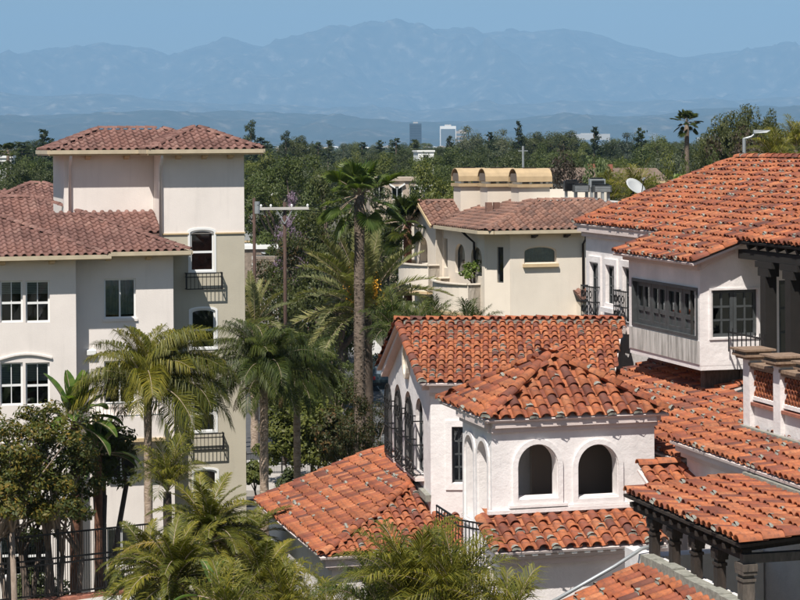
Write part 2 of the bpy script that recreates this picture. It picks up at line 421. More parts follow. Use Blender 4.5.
mountain_range('low_hills', sky3, 21500, 6500, 15000, 400, 90, 190, 1500, MAT['hill_scrub'], 5.7, 26)

# the air: one closed box of pale haze round the camera and everything seen
hm = bpy.data.materials.new('haze_air'); hm.use_nodes = True
hn = hm.node_tree; hn.nodes.clear()
ho = hn.nodes.new('ShaderNodeOutputMaterial'); pv = hn.nodes.new('ShaderNodeVolumePrincipled')
pv.inputs['Color'].default_value = (0.36, 0.65, 1.0, 1)
pv.inputs['Density'].default_value = 0.000049
pv.inputs['Anisotropy'].default_value = -0.15
hn.links.new(pv.outputs[0], ho.inputs['Volume'])
mb = MB(); mb.box(-45000, 45000, -1200, 48000, -4, 3000, fr=Frame(0))
link('haze', raw_mesh('haze', mb.v, mb.f, hm), None, kind='stuff')
# ================================================================ builders: walls, windows, roofs
def opening(a0, a1, z0, z1, arch=0.0, seg=10):
    """outline of an opening; arch = rise of the curved head"""
    pts = [(a0, z0), (a1, z0)]
    if arch <= 0: return pts + [(a1, z1), (a0, z1)]
    w = (a1 - a0) / 2; cx = (a0 + a1) / 2; zs = z1 - arch
    for k in range(seg + 1):
        a = math.pi * k / seg
        pts.append((cx + w * math.cos(a), zs + arch * math.sin(a)))
    return pts
class Plane:
    """a vertical plane: p0 -> p1 left to right as seen from outside"""
    def __init__(s, p0, p1, fr=K):
        s.p0 = fr.w(*p0); s.p1 = fr.w(*p1); s.L = (s.p1 - s.p0).length
        s.u = (s.p1 - s.p0).normalized(); s.n = V((s.u.y, -s.u.x, 0))
    def p(s, a, z, d=0.0):
        """a along, z up, d towards the outside"""
        q = s.p0 + s.u * a + s.n * d; return V((q.x, q.y, z))
    def px(s, px, py):
        r = at(px, py, 1) - CAM; t = (s.p0 - CAM).dot(s.n) / r.dot(s.n); q = CAM + r * t
        return (q - s.p0).dot(s.u), q.z
def wall(T, pl, z0, z1, holes, mat, t=0.25, name='wall', a0=0.0, a1=None, parent=None, outer=None, **props):
    a0 += .004; a1 = (pl.L if a1 is None else a1) - .004
    outer = outer or [(a0, z0), (a1, z0), (a1, z1), (a0, z1)]
    loops = [outer] + holes
    flat = [q for lp in loops for q in lp]
    tri = tessellate_polygon([[V((x, y, 0)) for x, y in lp] for lp in loops])
    mb = MB(); N = len(flat)
    vs = [pl.p(x, y, 0) for x, y in flat] + [pl.p(x, y, -t) for x, y in flat]
    fs = []
    for a, b, c in tri:
        ar = (flat[b][0] - flat[a][0]) * (flat[c][1] - flat[a][1]) - (flat[b][1] - flat[a][1]) * (flat[c][0] - flat[a][0])
        if ar < 0: b, c = c, b
        fs.append((a, b, c)); fs.append((a + N, c + N, b + N))
    i = 0
    for k, lp in enumerate(loops):
        n = len(lp)
        for q in range(n):
            A, B = i + q, i + (q + 1) % n
            fs.append((B, A, A + N, B + N))
        i += n
    mb.add(vs, fs)
    o = mb.build(name, mat, T, **props)
    if parent is not None: o.parent = parent
    return o
def ring(mb, pl, pts, w, d0, d1, m=0):
    """a frame that follows an outline, w wide inwards, from depth d0 to d1"""
    xs = [p[0] for p in pts]; zs = [p[1] for p in pts]
    cx, cz = (min(xs) + max(xs)) / 2, (min(zs) + max(zs)) / 2
    W, H = max(xs) - min(xs), max(zs) - min(zs)
    inn = [(cx + (x - cx) * (1 - 2 * w / W), cz + (z - cz) * (1 - 2 * w / H)) for x, z in pts]
    n = len(pts)
    for i in range(n):
        j = (i + 1) % n
        q = [pl.p(*pts[i], d0), pl.p(*pts[j], d0), pl.p(*inn[j], d0), pl.p(*inn[i], d0)]
        q2 = [pl.p(*pts[i], d1), pl.p(*pts[j], d1), pl.p(*inn[j], d1), pl.p(*inn[i], d1)]
        mb.hexa(q + q2, m)
    return inn
def sub(T, parent, mb, name, mat, **props):
    o = mb.build(name, mat, T, **props); o.parent = parent; return o
def window(T, pl, a0, a1, z0, z1, cols=1, rows=1, arch=0.0, inset=0.10, fw=0.05, mw=0.025, mat='white_frame', blind=None, midrail=None, splits=None, name='window', label=None):
    pts = opening(a0, a1, z0, z1, arch)
    mb = MB(); ring(mb, pl, pts, fw, -inset - 0.04, -inset + 0.01)
    x0, x1, y0, y1 = a0 + fw, a1 - fw, z0 + fw, z1 - fw
    for i in range(1, cols):
        x = lerp(x0, x1, i / cols); mb.hexa([pl.p(x - mw, y0, -inset - .03), pl.p(x + mw, y0, -inset - .03), pl.p(x + mw, y0, -inset), pl.p(x - mw, y0, -inset), pl.p(x - mw, y1, -inset - .03), pl.p(x + mw, y1, -inset - .03), pl.p(x + mw, y1, -inset), pl.p(x - mw, y1, -inset)])
    for zz, ww in [(lerp(y0, y1, j / rows), mw) for j in range(1, rows)] + ([(lerp(y0, y1, midrail), 0.04)] if midrail else []):
        mb.hexa([pl.p(x0, zz - ww, -inset - .032), pl.p(x1, zz - ww, -inset - .032), pl.p(x1, zz - ww, -inset + .003), pl.p(x0, zz - ww, -inset + .003), pl.p(x0, zz + ww, -inset - .032), pl.p(x1, zz + ww, -inset - .032), pl.p(x1, zz + ww, -inset + .003), pl.p(x0, zz + ww, -inset + .003)])
    w = mb.build(name, MAT[mat], T)
    if label: w['label'] = label
    zr = [lerp(y0, y1, j / rows) for j in range(rows + 1)]
    e_ = .25; sub(T, w, MB().poly([pl.p(a0 - e_, z0 - e_, -inset - .5), pl.p(a1 + e_, z0 - e_, -inset - .5), pl.p(a1 + e_, z1 + e_, -inset - .5), pl.p(a0 - e_, z1 + e_, -inset - .5)]), 'room_shade', MAT['room_dark'])  # dark sheet added behind each window, standing in for the unlit room
    if midrail: zr = sorted(set(zr + [lerp(y0, y1, midrail)]))
    top = y1 - (arch if arch else 0)
    for i in range(cols):
        for j in range(len(zr) - 1):
            xa, xb = lerp(x0, x1, i / cols), lerp(x0, x1, (i + 1) / cols)
            if arch and j == len(zr) - 2:
                cx, ww = (a0 + a1) / 2, (a1 - a0) / 2
                q = [(xa, zr[j]), (xb, zr[j])]
                for k in range(7):
                    xx = lerp(xb, xa, k / 6); q.append((xx, min(zr[j + 1], z1 - arch + arch * math.sqrt(max(0, 1 - ((xx - cx) / ww) ** 2)))))
            else: q = [(xa, zr[j]), (xb, zr[j]), (xb, zr[j + 1]), (xa, zr[j + 1])]
            g = MB().poly([pl.p(x, z, -inset - .02 + rnd.uniform(-.003, .003)) for x, z in q]); sub(T, w, g, 'pane', MAT['glass'])
    if blind:
        kind, f0 = blind; g = MB(); zb = lerp(y1, y0, f0)
        if kind == 'blind':
            k = int((y1 - zb) / 0.06)
            for q in range(k):
                z = y1 - q * 0.06; g.add([pl.p(x0, z, -inset - .10), pl.p(x1, z, -inset - .10), pl.p(x1, z - .045, -inset - .075), pl.p(x0, z - .045, -inset - .075)], [(0, 1, 2, 3)])
            sub(T, w, g, 'blind', MAT['blind_pale'])
        else:
            nn = 18; c = [lerp(x0, x1, q / nn) for q in range(nn + 1)]
            for q in range(nn):
                da, db = (.03 if q % 2 else 0), (0 if q % 2 else .03)
                g.add([pl.p(c[q], zb, -inset - .1 - da), pl.p(c[q + 1], zb, -inset - .1 - db), pl.p(c[q + 1], y1, -inset - .1 - db), pl.p(c[q], y1, -inset - .1 - da)], [(0, 1, 2, 3)])
            sub(T, w, g, 'curtain', MAT[kind])
    return w

# ---------------------------------------------------------------- tiles
def barrel(L, r0, r1, seg=7, lift=0.0, squash=0.85, mort=0):
    """clay cover tile: tapered half pipe with a thick open lower end; +y runs up the slope"""
    vs, fs, mi = [], [], []
    th = 0.020
    for y, r in ((0.0, r0), (L, r1)):
        for k in range(seg + 1):
            a = math.pi * k / seg; vs.append((r * math.cos(a), y, r * squash * math.sin(a)))
    for y, r in ((0.0, r0 - th), (L * 0.55, r0 - th * 1.4)):
        for k in range(seg + 1):
            a = math.pi * k / seg; vs.append((r * math.cos(a), y, r * squash * math.sin(a)))
    s1 = seg + 1
    for k in range(seg):
        fs.append((k, k + 1, s1 + k + 1, s1 + k)); mi.append(0)
        fs.append((2 * s1 + k, 3 * s1 + k, 3 * s1 + k + 1, 2 * s1 + k + 1)); mi.append(0)
        fs.append((k, 2 * s1 + k, 2 * s1 + k + 1, k + 1)); mi.append(0)
    if mort:
        b = len(vs); yy = -0.02
        for k in range(seg + 1):
            a = math.pi * k / seg; vs.append(((r0 - .012) * math.cos(a), yy + .02 * math.sin(3 * a), (r0 - .012) * squash * math.sin(a) - .006))
        vs.append((0, yy - .03, 0.03))
        c = len(vs) - 1
        for k in range(seg): fs.append((b + k + 1, b + k, c)); mi.append(1)
        # an uneven smear of mortar over the nose
        e = len(vs); rq = random.Random(int(r0 * 1e4) + mort); k0 = 1 + mort % 3; k1 = k0 + 3
        ys = [[-.010 + rq.uniform(-.012, .004), .035 + rq.uniform(-.015, .035)] for _ in range(4)]
        for q in range(2):
            for k in range(k0, k1 + 1):
                a = math.pi * k / seg; rr = r0 + (.007 if q == 0 else .003); vs.append((rr * math.cos(a), ys[k - k0][q], rr * squash * math.sin(a)))
        w = k1 - k0 + 1
        for k in range(w - 1): fs.append((e + k, e + k + 1, e + w + k + 1, e + w + k)); mi.append(1)
    return np.array(vs), fs, mi
def s_tile(L, w, seg=5):
    prof_ = [(-w / 2, .012), (-w * .40, .0), (-w * .12, .004)]
    for k in range(seg + 1):
        a = math.pi * (1 - k / seg); prof_.append((w * .17 + w * .27 * math.cos(a), .012 + .075 * math.sin(a)))
    prof_.append((w / 2, .012))
    n = len(prof_); vs, fs = [], []
    for y, dz in ((0, .03), (L, .0)):
        for x, z in prof_: vs.append((x, y, z + dz))
    for x, z in prof_: vs.append((x, 0.004, z - .006))
    for k in range(n - 1):
        fs.append((k, k + 1, n + k + 1, n + k)); fs.append((k, 2 * n + k, 2 * n + k + 1, k + 1))
    return np.array(vs), fs, [0] * len(fs)
def pan(L, w, seg=4):
    vs, fs = [], []
    for y, sc, dz in ((0, .92, .012), (L, 1.0, 0)):
        for k in range(seg + 1):
            a = math.pi * (k / seg); vs.append((w / 2 * sc * math.cos(a), y, .055 - .05 * math.sin(a) + dz))
    for k in range(seg): fs.append((k + 1, k, seg + 1 + k, seg + 2 + k))
    return np.array(vs), fs, [0] * len(fs)
TK = {}
def tile_kind(name, geo, mats):
    v, f, mi = geo
    me = raw_mesh(name, v, f, [MAT[x] for x in mats], mi, True)
    TK[name] = (me, v, f, mi, mats)
tile_kind('clay', barrel(.46, .104, .078), ['clay_tile', 'mortar'])
for q_ in (1, 2, 3): tile_kind('clay_mortared%d' % q_, barrel(.46, .104, .078, mort=q_), ['clay_tile', 'mortar'])
tile_kind('clay_long', barrel(.46, .108, .080, 7, squash=.95), ['clay_tile', 'mortar'])
tile_kind('clay_ridge', barrel(.48, .120, .100), ['clay_tile', 'mortar'])
tile_kind('clay_ridge_mortared', barrel(.48, .122, .100, mort=2), ['clay_tile', 'mortar'])
tile_kind('clay_pan', pan(.44, .21), ['clay_tile', 'mortar'])
tile_kind('concrete_s', s_tile(.43, .30), ['concrete_tile', 'mortar'])
tile_kind('concrete_ridge', barrel(.44, .115, .105, 5), ['concrete_tile', 'mortar'])
tile_kind('brown_s', s_tile(.43, .30), ['brown_tile', 'mortar'])
tile_kind('brown_ridge', barrel(.44, .115, .105, 5), ['brown_tile', 'mortar'])

def inside(poly, x, y):
    c = False; n = len(poly)
    for i in range(n):
        (xa, ya), (xb, yb) = poly[i], poly[(i + 1) % n]
        if (ya > y) != (yb > y) and x < (xb - xa) * (y - ya) / (yb - ya) + xa: c = not c
    return c
def roof_plane(T, pts, style='clay', sp=.27, ex=.36, mortar=.16, rough=1.0, over=0.0, deck=True, hipcut=.45, ts=1.0, rng=None, deck_mat=None, deck_t=.05):
    """pts: planar outline, first edge the eave, left to right seen from outside"""
    pts = [V(p) for p in pts]; r = rng or rnd
    u = (pts[1] - pts[0]).normalized()
    n = (pts[1] - pts[0]).cross(pts[2] - pts[1]).normalized(); v = n.cross(u)
    q = [((p - pts[0]).dot(u), (p - pts[0]).dot(v)) for p in pts]
    us = [a for a, _ in q]; vs = [b for _, b in q]
    R = Matrix((u, v, n)).transposed()
    for i in range(int((max(us) - min(us)) / sp) + 1):
        uu = min(us) + (i + .5) * sp
        coljit = r.uniform(-.012, .012) * rough
        for j in range(int((max(vs) - min(vs)) / ex) + 2):
            vv = min(vs) + j * ex
            if inside(q, uu, vv + hipcut * ex + 1e-3):
                du = coljit + r.uniform(-.012, .012) * rough; dv = r.uniform(-.03, .03) * rough if j else r.uniform(-.02, .02) * rough
                tilt = (-0.085 if style == 'clay' else -.055) + r.uniform(-.03, .02) * rough
                M = Matrix.Translation(pts[0] + u * (uu + du) + v * (vv + dv - over) + n * (.045 if style == 'clay' else .02)) @ (R @ Matrix.Rotation(r.uniform(-.035, .035) * rough, 3, 'Z') @ Matrix.Rotation(r.uniform(-.06, .06) * rough, 3, 'Y') @ Matrix.Rotation(tilt, 3, 'X')).to_4x4()
                if ts != 1.0: M = M @ Matrix.Scale(ts, 4)
                if style == 'clay':
                    T.tiles.append(('clay_mortared%d' % r.randint(1, 3) if r.random() < mortar else r.choice(('clay', 'clay', 'clay_long')), M, 'tile'))
                else: T.tiles.append((style + '_s', M, 'tile'))
            if style == 'clay':
                up = uu + sp / 2
                if inside(q, up, vv + .3 * ex):
                    M = Matrix.Translation(pts[0] + u * (up + coljit) + v * (vv + r.uniform(-.02, .02) - over + .02) + n * .0) @ (R @ Matrix.Rotation(-.03, 3, 'X')).to_4x4() @ Matrix.Scale(ts, 4)
                    T.pans.append(('clay_pan', M))
    if deck:
        mb = MB(); mb.slab([p - n * .012 for p in pts], deck_t)
        mb.build('roof_deck', MAT[deck_mat or ('adobe_cornice' if style == 'clay' else 'tile_bed_dark')], T)
def ridge_line(T, p, q, style='clay', ex=.40, lift=.05, rng=None, mortar=.2, up=V((0, 0, 1))):
    p, q = V(p), V(q); d = (q - p); L = d.length; d.normalize(); r = rng or rnd
    x = d.cross(up).normalized(); z = x.cross(d).normalized(); R = Matrix((x, d, z)).transposed()
    for k in range(max(1, int(L / ex))):
        M = Matrix.Translation(p + d * (k * ex + r.uniform(-.015, .015)) + z * lift) @ (R @ Matrix.Rotation(r.uniform(-.03, .03), 3, 'Z') @ Matrix.Rotation(-.045, 3, 'X')).to_4x4()
        T.tiles.append(((style + '_ridge') if style != 'clay' or r.random() > mortar else 'clay_ridge_mortared', M, 'ridge_tile'))
def join_tiles(name, items, T):
    """many tiles as one mesh"""
    mats = []; vv, ff, mm = [], [], []; nb = 0
    for kind, M in items:
        me, v, f, mi, mn = TK[kind]
        for x in mn:
            if x not in mats: mats.append(x)
        A = np.array(M); w = v @ A[:3, :3].T + A[:3, 3] - np.array(T.base)
        vv.append(w); ff += [tuple(nb + i for i in t) for t in f]; mm += [mats.index(mn[i]) for i in mi]; nb += len(v)
    me = bpy.data.meshes.new(name)
    me.from_pydata(np.concatenate(vv).tolist(), [], ff)
    for x in mats: me.materials.append(MAT[x])
    me.polygons.foreach_set('material_index', mm); me.polygons.foreach_set('use_smooth', [True] * len(ff)); me.update()
    return link(name, me, T.o, kind='stuff')
def finish_tiles(T, limit=300):
    """the tiles that show largest become parts, the rest one joined part"""
    def key(it):
        P = it[1].translation; s = project(P)
        if s is None or not (-4 < s[0] < 804 and -4 < s[1] < 606): return 1e6 + P.y
        return P.y
    for nm in ('tile', 'ridge_tile'):
        its = sorted([t for t in T.tiles if t[2] == nm], key=key)
        for kind, M, _ in its[:limit]:
            o = bpy.data.objects.new(nm, TK[kind][0]); SC.collection.objects.link(o); o.parent = T.o
            M2 = M.copy(); M2.translation = M.translation - T.base; o.matrix_basis = M2
        if len(its) > limit: join_tiles('tile_field' if nm == 'tile' else 'ridge_tiles', [(k, M) for k, M, _ in its[limit:]], T)
    if T.pans: join_tiles('pan_tiles', T.pans, T)
# ================================================================ apartment house with the square tower
def corbels(T, pl, a0, a1, z, n, proj=.42, mat='tan_trim'):
    for k in range(n):
        a = lerp(a0, a1, (k + .5) / n)
        MB().hexa([pl.p(a - .09, z - .16, 0), pl.p(a + .09, z - .16, 0), pl.p(a + .09, z - .05, proj), pl.p(a - .09, z - .05, proj), pl.p(a - .09, z, 0), pl.p(a + .09, z, 0), pl.p(a + .09, z, proj), pl.p(a - .09, z, proj)]).build('eave_bracket', MAT[mat], T)
def gutter(T, p, q, mat='gutter_tan', w=.13, h=.14, name='gutter'):
    MB().bar(p, q, w, h).build(name, MAT[mat], T)
def railing_box(T, pl, a0, a1, z0, z1, proj=.28, n=9, name='window_railing'):
    mb = MB()
    for z in (z0, z1 - .02, z1 - .16):
        mb.bar(pl.p(a0, z, proj), pl.p(a1, z, proj), .035, .035)
        mb.bar(pl.p(a0, z, 0), pl.p(a0, z, proj), .035, .035); mb.bar(pl.p(a1, z, 0), pl.p(a1, z, proj), .035, .035)
    for k in range(n + 1):
        a = lerp(a0, a1, k / n); w = .045 if k in (0, n) else .02
        mb.bar(pl.p(a, z0, proj), pl.p(a, z1, proj), w, w)
    for a in (a0, a1):
        for k in range(1, 3): mb.bar(pl.p(a, z0, proj * k / 3), pl.p(a, z1, proj * k / 3), .02, .02)
    return mb.build(name, MAT['iron'], T)

YM, YL, YT, YR = 74.55, 73.85, 75.40, 77.55
XM = 11.56
AP = Thing('apartment_building', 'pale stucco apartment block with square tower, white windows and dull red tile roof', 'building', K.w(8, 77, 0))
xl = K.front(76, 300, YL).x
Lp = Plane((-4.0, YL), (xl, YL)); Mp = Plane((xl, YM), (XM, YM)); Tp = Plane((XM - .25, YT), (K.front(245, 300, YT).x, YT))
XT0, XT1 = XM - .25, K.front(245, 300, YT).x
ZE = 12.20
def wrect(pl, x0, x1, y0, y1):
    a0, zt = pl.px(x0, y0); a1, zb = pl.px(x1, y1); return a0, a1, zb, zt
# left bay
rows = [(281, 322), (363, 405), (447, 490), (533, 576)]
holes = []; wl = []
for y0, y1 in rows:
    for (x0, x1) in ((-52, -29), (-26, -4), (0, 23), (25.5, 50)):
        r = wrect(Lp, x0, x1, y0, y1)
        if r[0] < 0.2: continue
        holes.append(opening(*r)); wl.append(r)
wall(AP, Lp, 0, ZE, holes, MAT['apartment_white'], .3)
for i, r in enumerate(wl):
    window(AP, Lp, *r, cols=2, rows=1, midrail=.46, inset=.09, fw=.06, mw=.014, blind=('blind', rnd.choice([.35, .55, .5, .48])))
# arched label mouldings over the left windows, and storey joints
for y in (354, 439):
    a0, z = Lp.px(-1, y + 6); a1, _ = Lp.px(52, y + 6)
    mb = MB(); n = 10
    pts = [Lp.p(lerp(a0, a1, k / n), z + .16 * math.sin(math.pi * k / n) + .02, .03) for k in range(n + 1)]
    for p, q in zip(pts, pts[1:]): mb.bar(p, q, .07, .06)
    mb.build('window_moulding', MAT['apartment_white'], AP)
# return wall, middle bay
wall(AP, Plane((xl, YL), (xl, YM + .3)), 0, ZE, [], MAT['apartment_white'], .25)
mr = [wrect(Mp, 104, 136, 279, 318), wrect(Mp, 104, 136, 361, 403), wrect(Mp, 106, 137, 444, 478), wrect(Mp, 107, 137, 529, 566)]
wall(AP, Mp, 0, ZE, [opening(*r) for r in mr], MAT['apartment_white'], .3)
for i, r in enumerate(mr):
    window(AP, Mp, *r, cols=2, rows=1, inset=.09, fw=.06, mw=.03, blind=('curtain_green', .95) if i in (0, 3) else None)
    a0, a1, z0, z1 = r
    MB().hexa([Mp.p(a0 - .06, z0 - .1, -.02), Mp.p(a1 + .06, z0 - .1, -.02), Mp.p(a1 + .06, z0 - .1, .05), Mp.p(a0 - .06, z0 - .1, .05), Mp.p(a0 - .06, z0 - .012, -.02), Mp.p(a1 + .06, z0 - .012, -.02), Mp.p(a1 + .06, z0 - .012, .05), Mp.p(a0 - .06, z0 - .012, .05)]).build('window_sill', MAT['apartment_white'], AP)
# wall lamp box
a, z = Mp.px(91, 352); MB().hexa([Mp.p(a - .16, z - .09, .0), Mp.p(a + .16, z - .09, 0), Mp.p(a + .16, z - .09, .16), Mp.p(a - .16, z - .09, .16), Mp.p(a - .16, z + .09, 0), Mp.p(a + .16, z + .09, 0), Mp.p(a + .16, z + .06, .16), Mp.p(a - .16, z + .06, .16)]).build('wall_lamp', MAT['satin_white'], AP)
# balcony on the middle bay
a0, zb = Mp.px(92, 437); a1, zt = Mp.px(161, 413); 
bal = MB(); bal.hexa([Mp.p(a0, zb, .002), Mp.p(a1, zb, .002), Mp.p(a1, zb, .85), Mp.p(a0, zb, .85), Mp.p(a0, zt, .002), Mp.p(a1, zt, .002), Mp.p(a1, zt, .85), Mp.p(a0, zt, .85)])
bo = bal.build('balcony', MAT['apartment_white'], AP)
sub(AP, bo, MB().bar(Mp.p(a0 - .03, zb - .06, .45), Mp.p(a1 + .03, zb - .06, .45), .9, .12), 'balcony_trim', MAT['tan_trim'])
mb = MB(); zr = zt + .5
for z in (zr, zt + .06): mb.bar(Mp.p(a0 + .04, z, .8), Mp.p(a1 - .04, z, .8), .04, .04)
for k in range(19): a = lerp(a0 + .04, a1 - .04, k / 18); mb.bar(Mp.p(a, zt, .8), Mp.p(a, zr, .8), .02, .02)
sub(AP, bo, mb, 'balcony_railing', MAT['steel_grey'])
# right return of the middle bay, tower walls
wall(AP, Plane((XM, YM), (XM, YT + .2)), 0, ZE, [], MAT['apartment_white'], .25)
zj = Tp.px(200, 233.5)[1]
tr = [wrect(Tp, 190, 214, 230, 271), wrect(Tp, 191, 215.5, 309, 348), wrect(Tp, 192.5, 215.5, 394, 431), wrect(Tp, 194, 217, 470, 508)]
zw0, zw1 = tr[0][2], tr[0][3]
zsp = zw1 + .12
wall(AP, Tp, zj, 15.75, [opening(tr[0][0], tr[0][1], zj + .003, zw1, .10)], MAT['apartment_white'], .3, name='upper_wall')
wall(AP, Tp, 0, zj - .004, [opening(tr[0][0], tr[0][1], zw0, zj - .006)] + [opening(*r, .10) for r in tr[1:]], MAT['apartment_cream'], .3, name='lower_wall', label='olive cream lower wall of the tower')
MB().bar(Tp.p(-.02, zj - .0, .02), Tp.p(tr[0][0] - .05, zj - .0, .02), .05, .05).build('trim_band', MAT['tan_trim'], AP)
MB().bar(Tp.p(tr[0][1] + .05, zj - .0, .02), Tp.p(Tp.L + .02, zj - .0, .02), .05, .05).build('trim_band', MAT['tan_trim'], AP)
for i, r in enumerate(tr):
    window(AP, Tp, *r, cols=1, rows=1, midrail=.46, arch=.10, inset=.05, fw=.06)
    mb = MB(); o = opening(r[0] - .08, r[1] + .08, r[2] - .05, r[3] + .08, .12); ring(mb, Tp, o, .075, -.03, .025)
    mb.build('window_surround', MAT['white_frame'], AP)
for i in (0, 2):
    r = tr[i]; railing_box(AP, Tp, r[0] - .18, r[1] + .25, r[2] - .62, r[2] - .03)
xr = K.front(64, 180, YR).x
Rp = Plane((xr, YR), (XT0, YR))
wall(AP, Rp, 10, 15.75, [], MAT['apartment_white'], .3, name='recessed_wall')
wall(AP, Plane((XT0, YR), (XT0, YT)), 11, 15.75, [], MAT['apartment_white'], .2, name='recessed_wall')
wall(AP, Plane((xr, YR + 4), (xr, YR)), 10, 15.75, [], MAT['apartment_white'], .3)
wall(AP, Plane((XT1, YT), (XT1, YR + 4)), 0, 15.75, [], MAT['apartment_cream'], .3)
wall(AP, Plane((XT1, YR + 4), (-4, YR + 4)), 0, 12.3, [], MAT['apartment_white'], .3)
wall(AP, Plane((XT1, YR + 4.0), (xr, YR + 4.0)), 12.3, 15.75, [], MAT['apartment_white'], .3)
# soffits and gutters
ov = .6; ZT = 15.86
MB().box(XT0 - ov, XT1 + ov, YT - ov, YR + 4, ZT - .13, ZT - .06).build('soffit', MAT['tan_trim'], AP)
MB().box(xr - ov, XT0 - ov, YR - ov, YR + 4, ZT - .13, ZT - .06).build('soffit', MAT['tan_trim'], AP)
gutter(AP, K.w(XT0 - ov, YT - ov, ZT), K.w(XT1 + ov, YT - ov, ZT)); gutter(AP, K.w(xr - ov, YR - ov, ZT), K.w(XT0 - ov, YR - ov, ZT))
gutter(AP, K.w(XT1 + ov, YT - ov, ZT), K.w(XT1 + ov, YR + 4, ZT)); gutter(AP, K.w(xr - ov, YR - ov, ZT), K.w(xr - ov, YR + 4, ZT)); gutter(AP, K.w(XT0 - ov, YT - ov, ZT), K.w(XT0 - ov, YR - ov, ZT))
corbels(AP, Tp, .1, Tp.L - .05, ZT - .13, 3); corbels(AP, Rp, .15, Rp.L - .3, ZT - .13, 2)
for px, pl, zb in ((69.5, Rp, 13.3), (160, Tp, 12.75)):
    a, _ = pl.px(px, 190)
    MB().tube([pl.p(a, ZT - .05, .55), pl.p(a, ZT - .28, .5), pl.p(a, ZT - .5, .09), pl.p(a, zb, .09)], .055, 8).build('downspout', MAT['downspout_white'], AP, smooth=True)
# roofs of tower and recess
rr = random.Random(11)
pt = .41
def hip(T, x0, x1, y0, y1, z, pitch, style, rng, sp=.30, ex=.34, sides='flrb'):
    """hip roof over a rectangle, eaves at z"""
    w, d = x1 - x0, y1 - y0; h = min(w, d) / 2; zr = z + h * pitch
    if w >= d: A, B = K.w(x0 + h, y0 + h, zr), K.w(x1 - h, y0 + h, zr)
    else: A, B = K.w(x0 + h, y0 + h, zr), K.w(x0 + h, y1 - h, zr)
    c = [K.w(x0, y0, z), K.w(x1, y0, z), K.w(x1, y1, z), K.w(x0, y1, z)]
    kw = dict(style=style, sp=sp, ex=ex, rng=rng, rough=.35 if style != 'clay' else 1)
    same = (A - B).length < .05
    if w >= d:
        fl = {'f': [c[0], c[1], B, A], 'r': [c[1], c[2], B], 'b': [c[2], c[3], A, B], 'l': [c[3], c[0], A]}
        hips = [(c[0], A), (c[3], A), (c[1], B), (c[2], B)]
    else:
        fl = {'f': [c[0], c[1], A], 'r': [c[1], c[2], B, A], 'b': [c[2], c[3], B], 'l': [c[3], c[0], A, B]}
        hips = [(c[0], A), (c[1], A), (c[2], B), (c[3], B)]
    for k, pp in fl.items():
        if same: pp = pp[:3]
        roof_plane(T, pp, **kw) if k in sides else MB().slab(pp, .1).build('roof_deck', MAT['tile_bed'], T)
    for p, q in hips: ridge_line(T, p, q, style if style != 'clay' else 'clay', rng=rng, ex=.36)
    if not same: ridge_line(T, A, B, style, rng=rng, ex=.36)
hip(AP, XT0 - ov, XT1 + ov, YT - ov, YT - ov + (XT1 - XT0 + 2 * ov), ZT + .04, pt, 'concrete', rr, sides='frl')
hip(AP, xr - ov, XT1 - .4, YR - ov, YR + 3.4, ZT + .04, .40, 'concrete', rr, sides='fl')
# main roof
pm = .37; ye, ze = YM - .6, ZE + .12
def Mz(y): return ze + pm * (y - ye)
xc = XM + .55
kw = dict(style='concrete', sp=.30, ex=.34, rng=rr, rough=.35)
roof_plane(AP, [K.w(xl - 1, ye, ze), K.w(xc, ye, ze), K.w(xc - 1.45, ye + 1.45, Mz(ye + 1.45)), K.w(XT0, YT, Mz(YT)), K.w(XT0, YR, Mz(YR)), K.w(xc - 5.0, YR, Mz(YR)), K.w(xc - 5.0, ye + 5, Mz(ye + 5)), K.w(-4, ye + 5, Mz(ye + 5)), K.w(-4, ye + 1, Mz(ye + 1)), K.w(xl - 1, ye + 1, Mz(ye + 1))], **kw)
ridge_line(AP, K.w(xc, ye, ze), K.w(xc - 5, ye + 5, Mz(ye + 5)), 'concrete', rng=rr, ex=.36)
ridge_line(AP, K.w(-4, ye + 5, Mz(ye + 5)), K.w(xc - 5, ye + 5, Mz(ye + 5)), 'concrete', rng=rr, ex=.36)
MB().slab([K.w(xc, ye, ze), K.w(xc, YT, ze), K.w(xc - 1.45, YT, Mz(YT))], .1).build('roof_deck', MAT['tile_bed_dark'], AP)
MB().slab([K.w(xc - 5, ye + 5, Mz(ye + 5)), K.w(-4, ye + 5, Mz(ye + 5)), K.w(-4, ye + 9, Mz(ye + 1)), K.w(xc - 5, ye + 9, Mz(ye + 1))][::-1], .1).build('roof_deck', MAT['tile_bed_dark'], AP)
yl, zl = YL - .6, ZE + .07; xlc = K.flat(95, 250, zl).x
def Lz(y): return zl + pm * (y - yl)
roof_plane(AP, [K.w(-4.5, yl, zl), K.w(xlc, yl, zl), K.w(xlc - 4.9, yl + 4.9, Lz(yl + 4.9)), K.w(-4.5, yl + 4.9, Lz(yl + 4.9))], **kw)
MB().slab([K.w(xlc, yl, zl), K.w(xlc, yl + 4, zl - .1), K.w(xlc - 4.9, yl + 4.9, Lz(yl + 4.9))], .1).build('roof_deck', MAT['tile_bed_dark'], AP)
ridge_line(AP, K.w(xlc, yl, zl), K.w(xlc - 4.9, yl + 4.9, Lz(yl + 4.9)), 'concrete', rng=rr, ex=.36)
MB().box(-4, xlc, yl, YL, ZE - .08, ZE - .01).build('soffit', MAT['tan_trim'], AP)
MB().box(xlc + .003, xc, ye, YM, ZE - .04, ZE + .03).build('soffit', MAT['tan_trim'], AP)
MB().box(XM + .003, xc, YM + .003, YT, ZE - .04, ZE + .03).build('soffit', MAT['tan_trim'], AP)
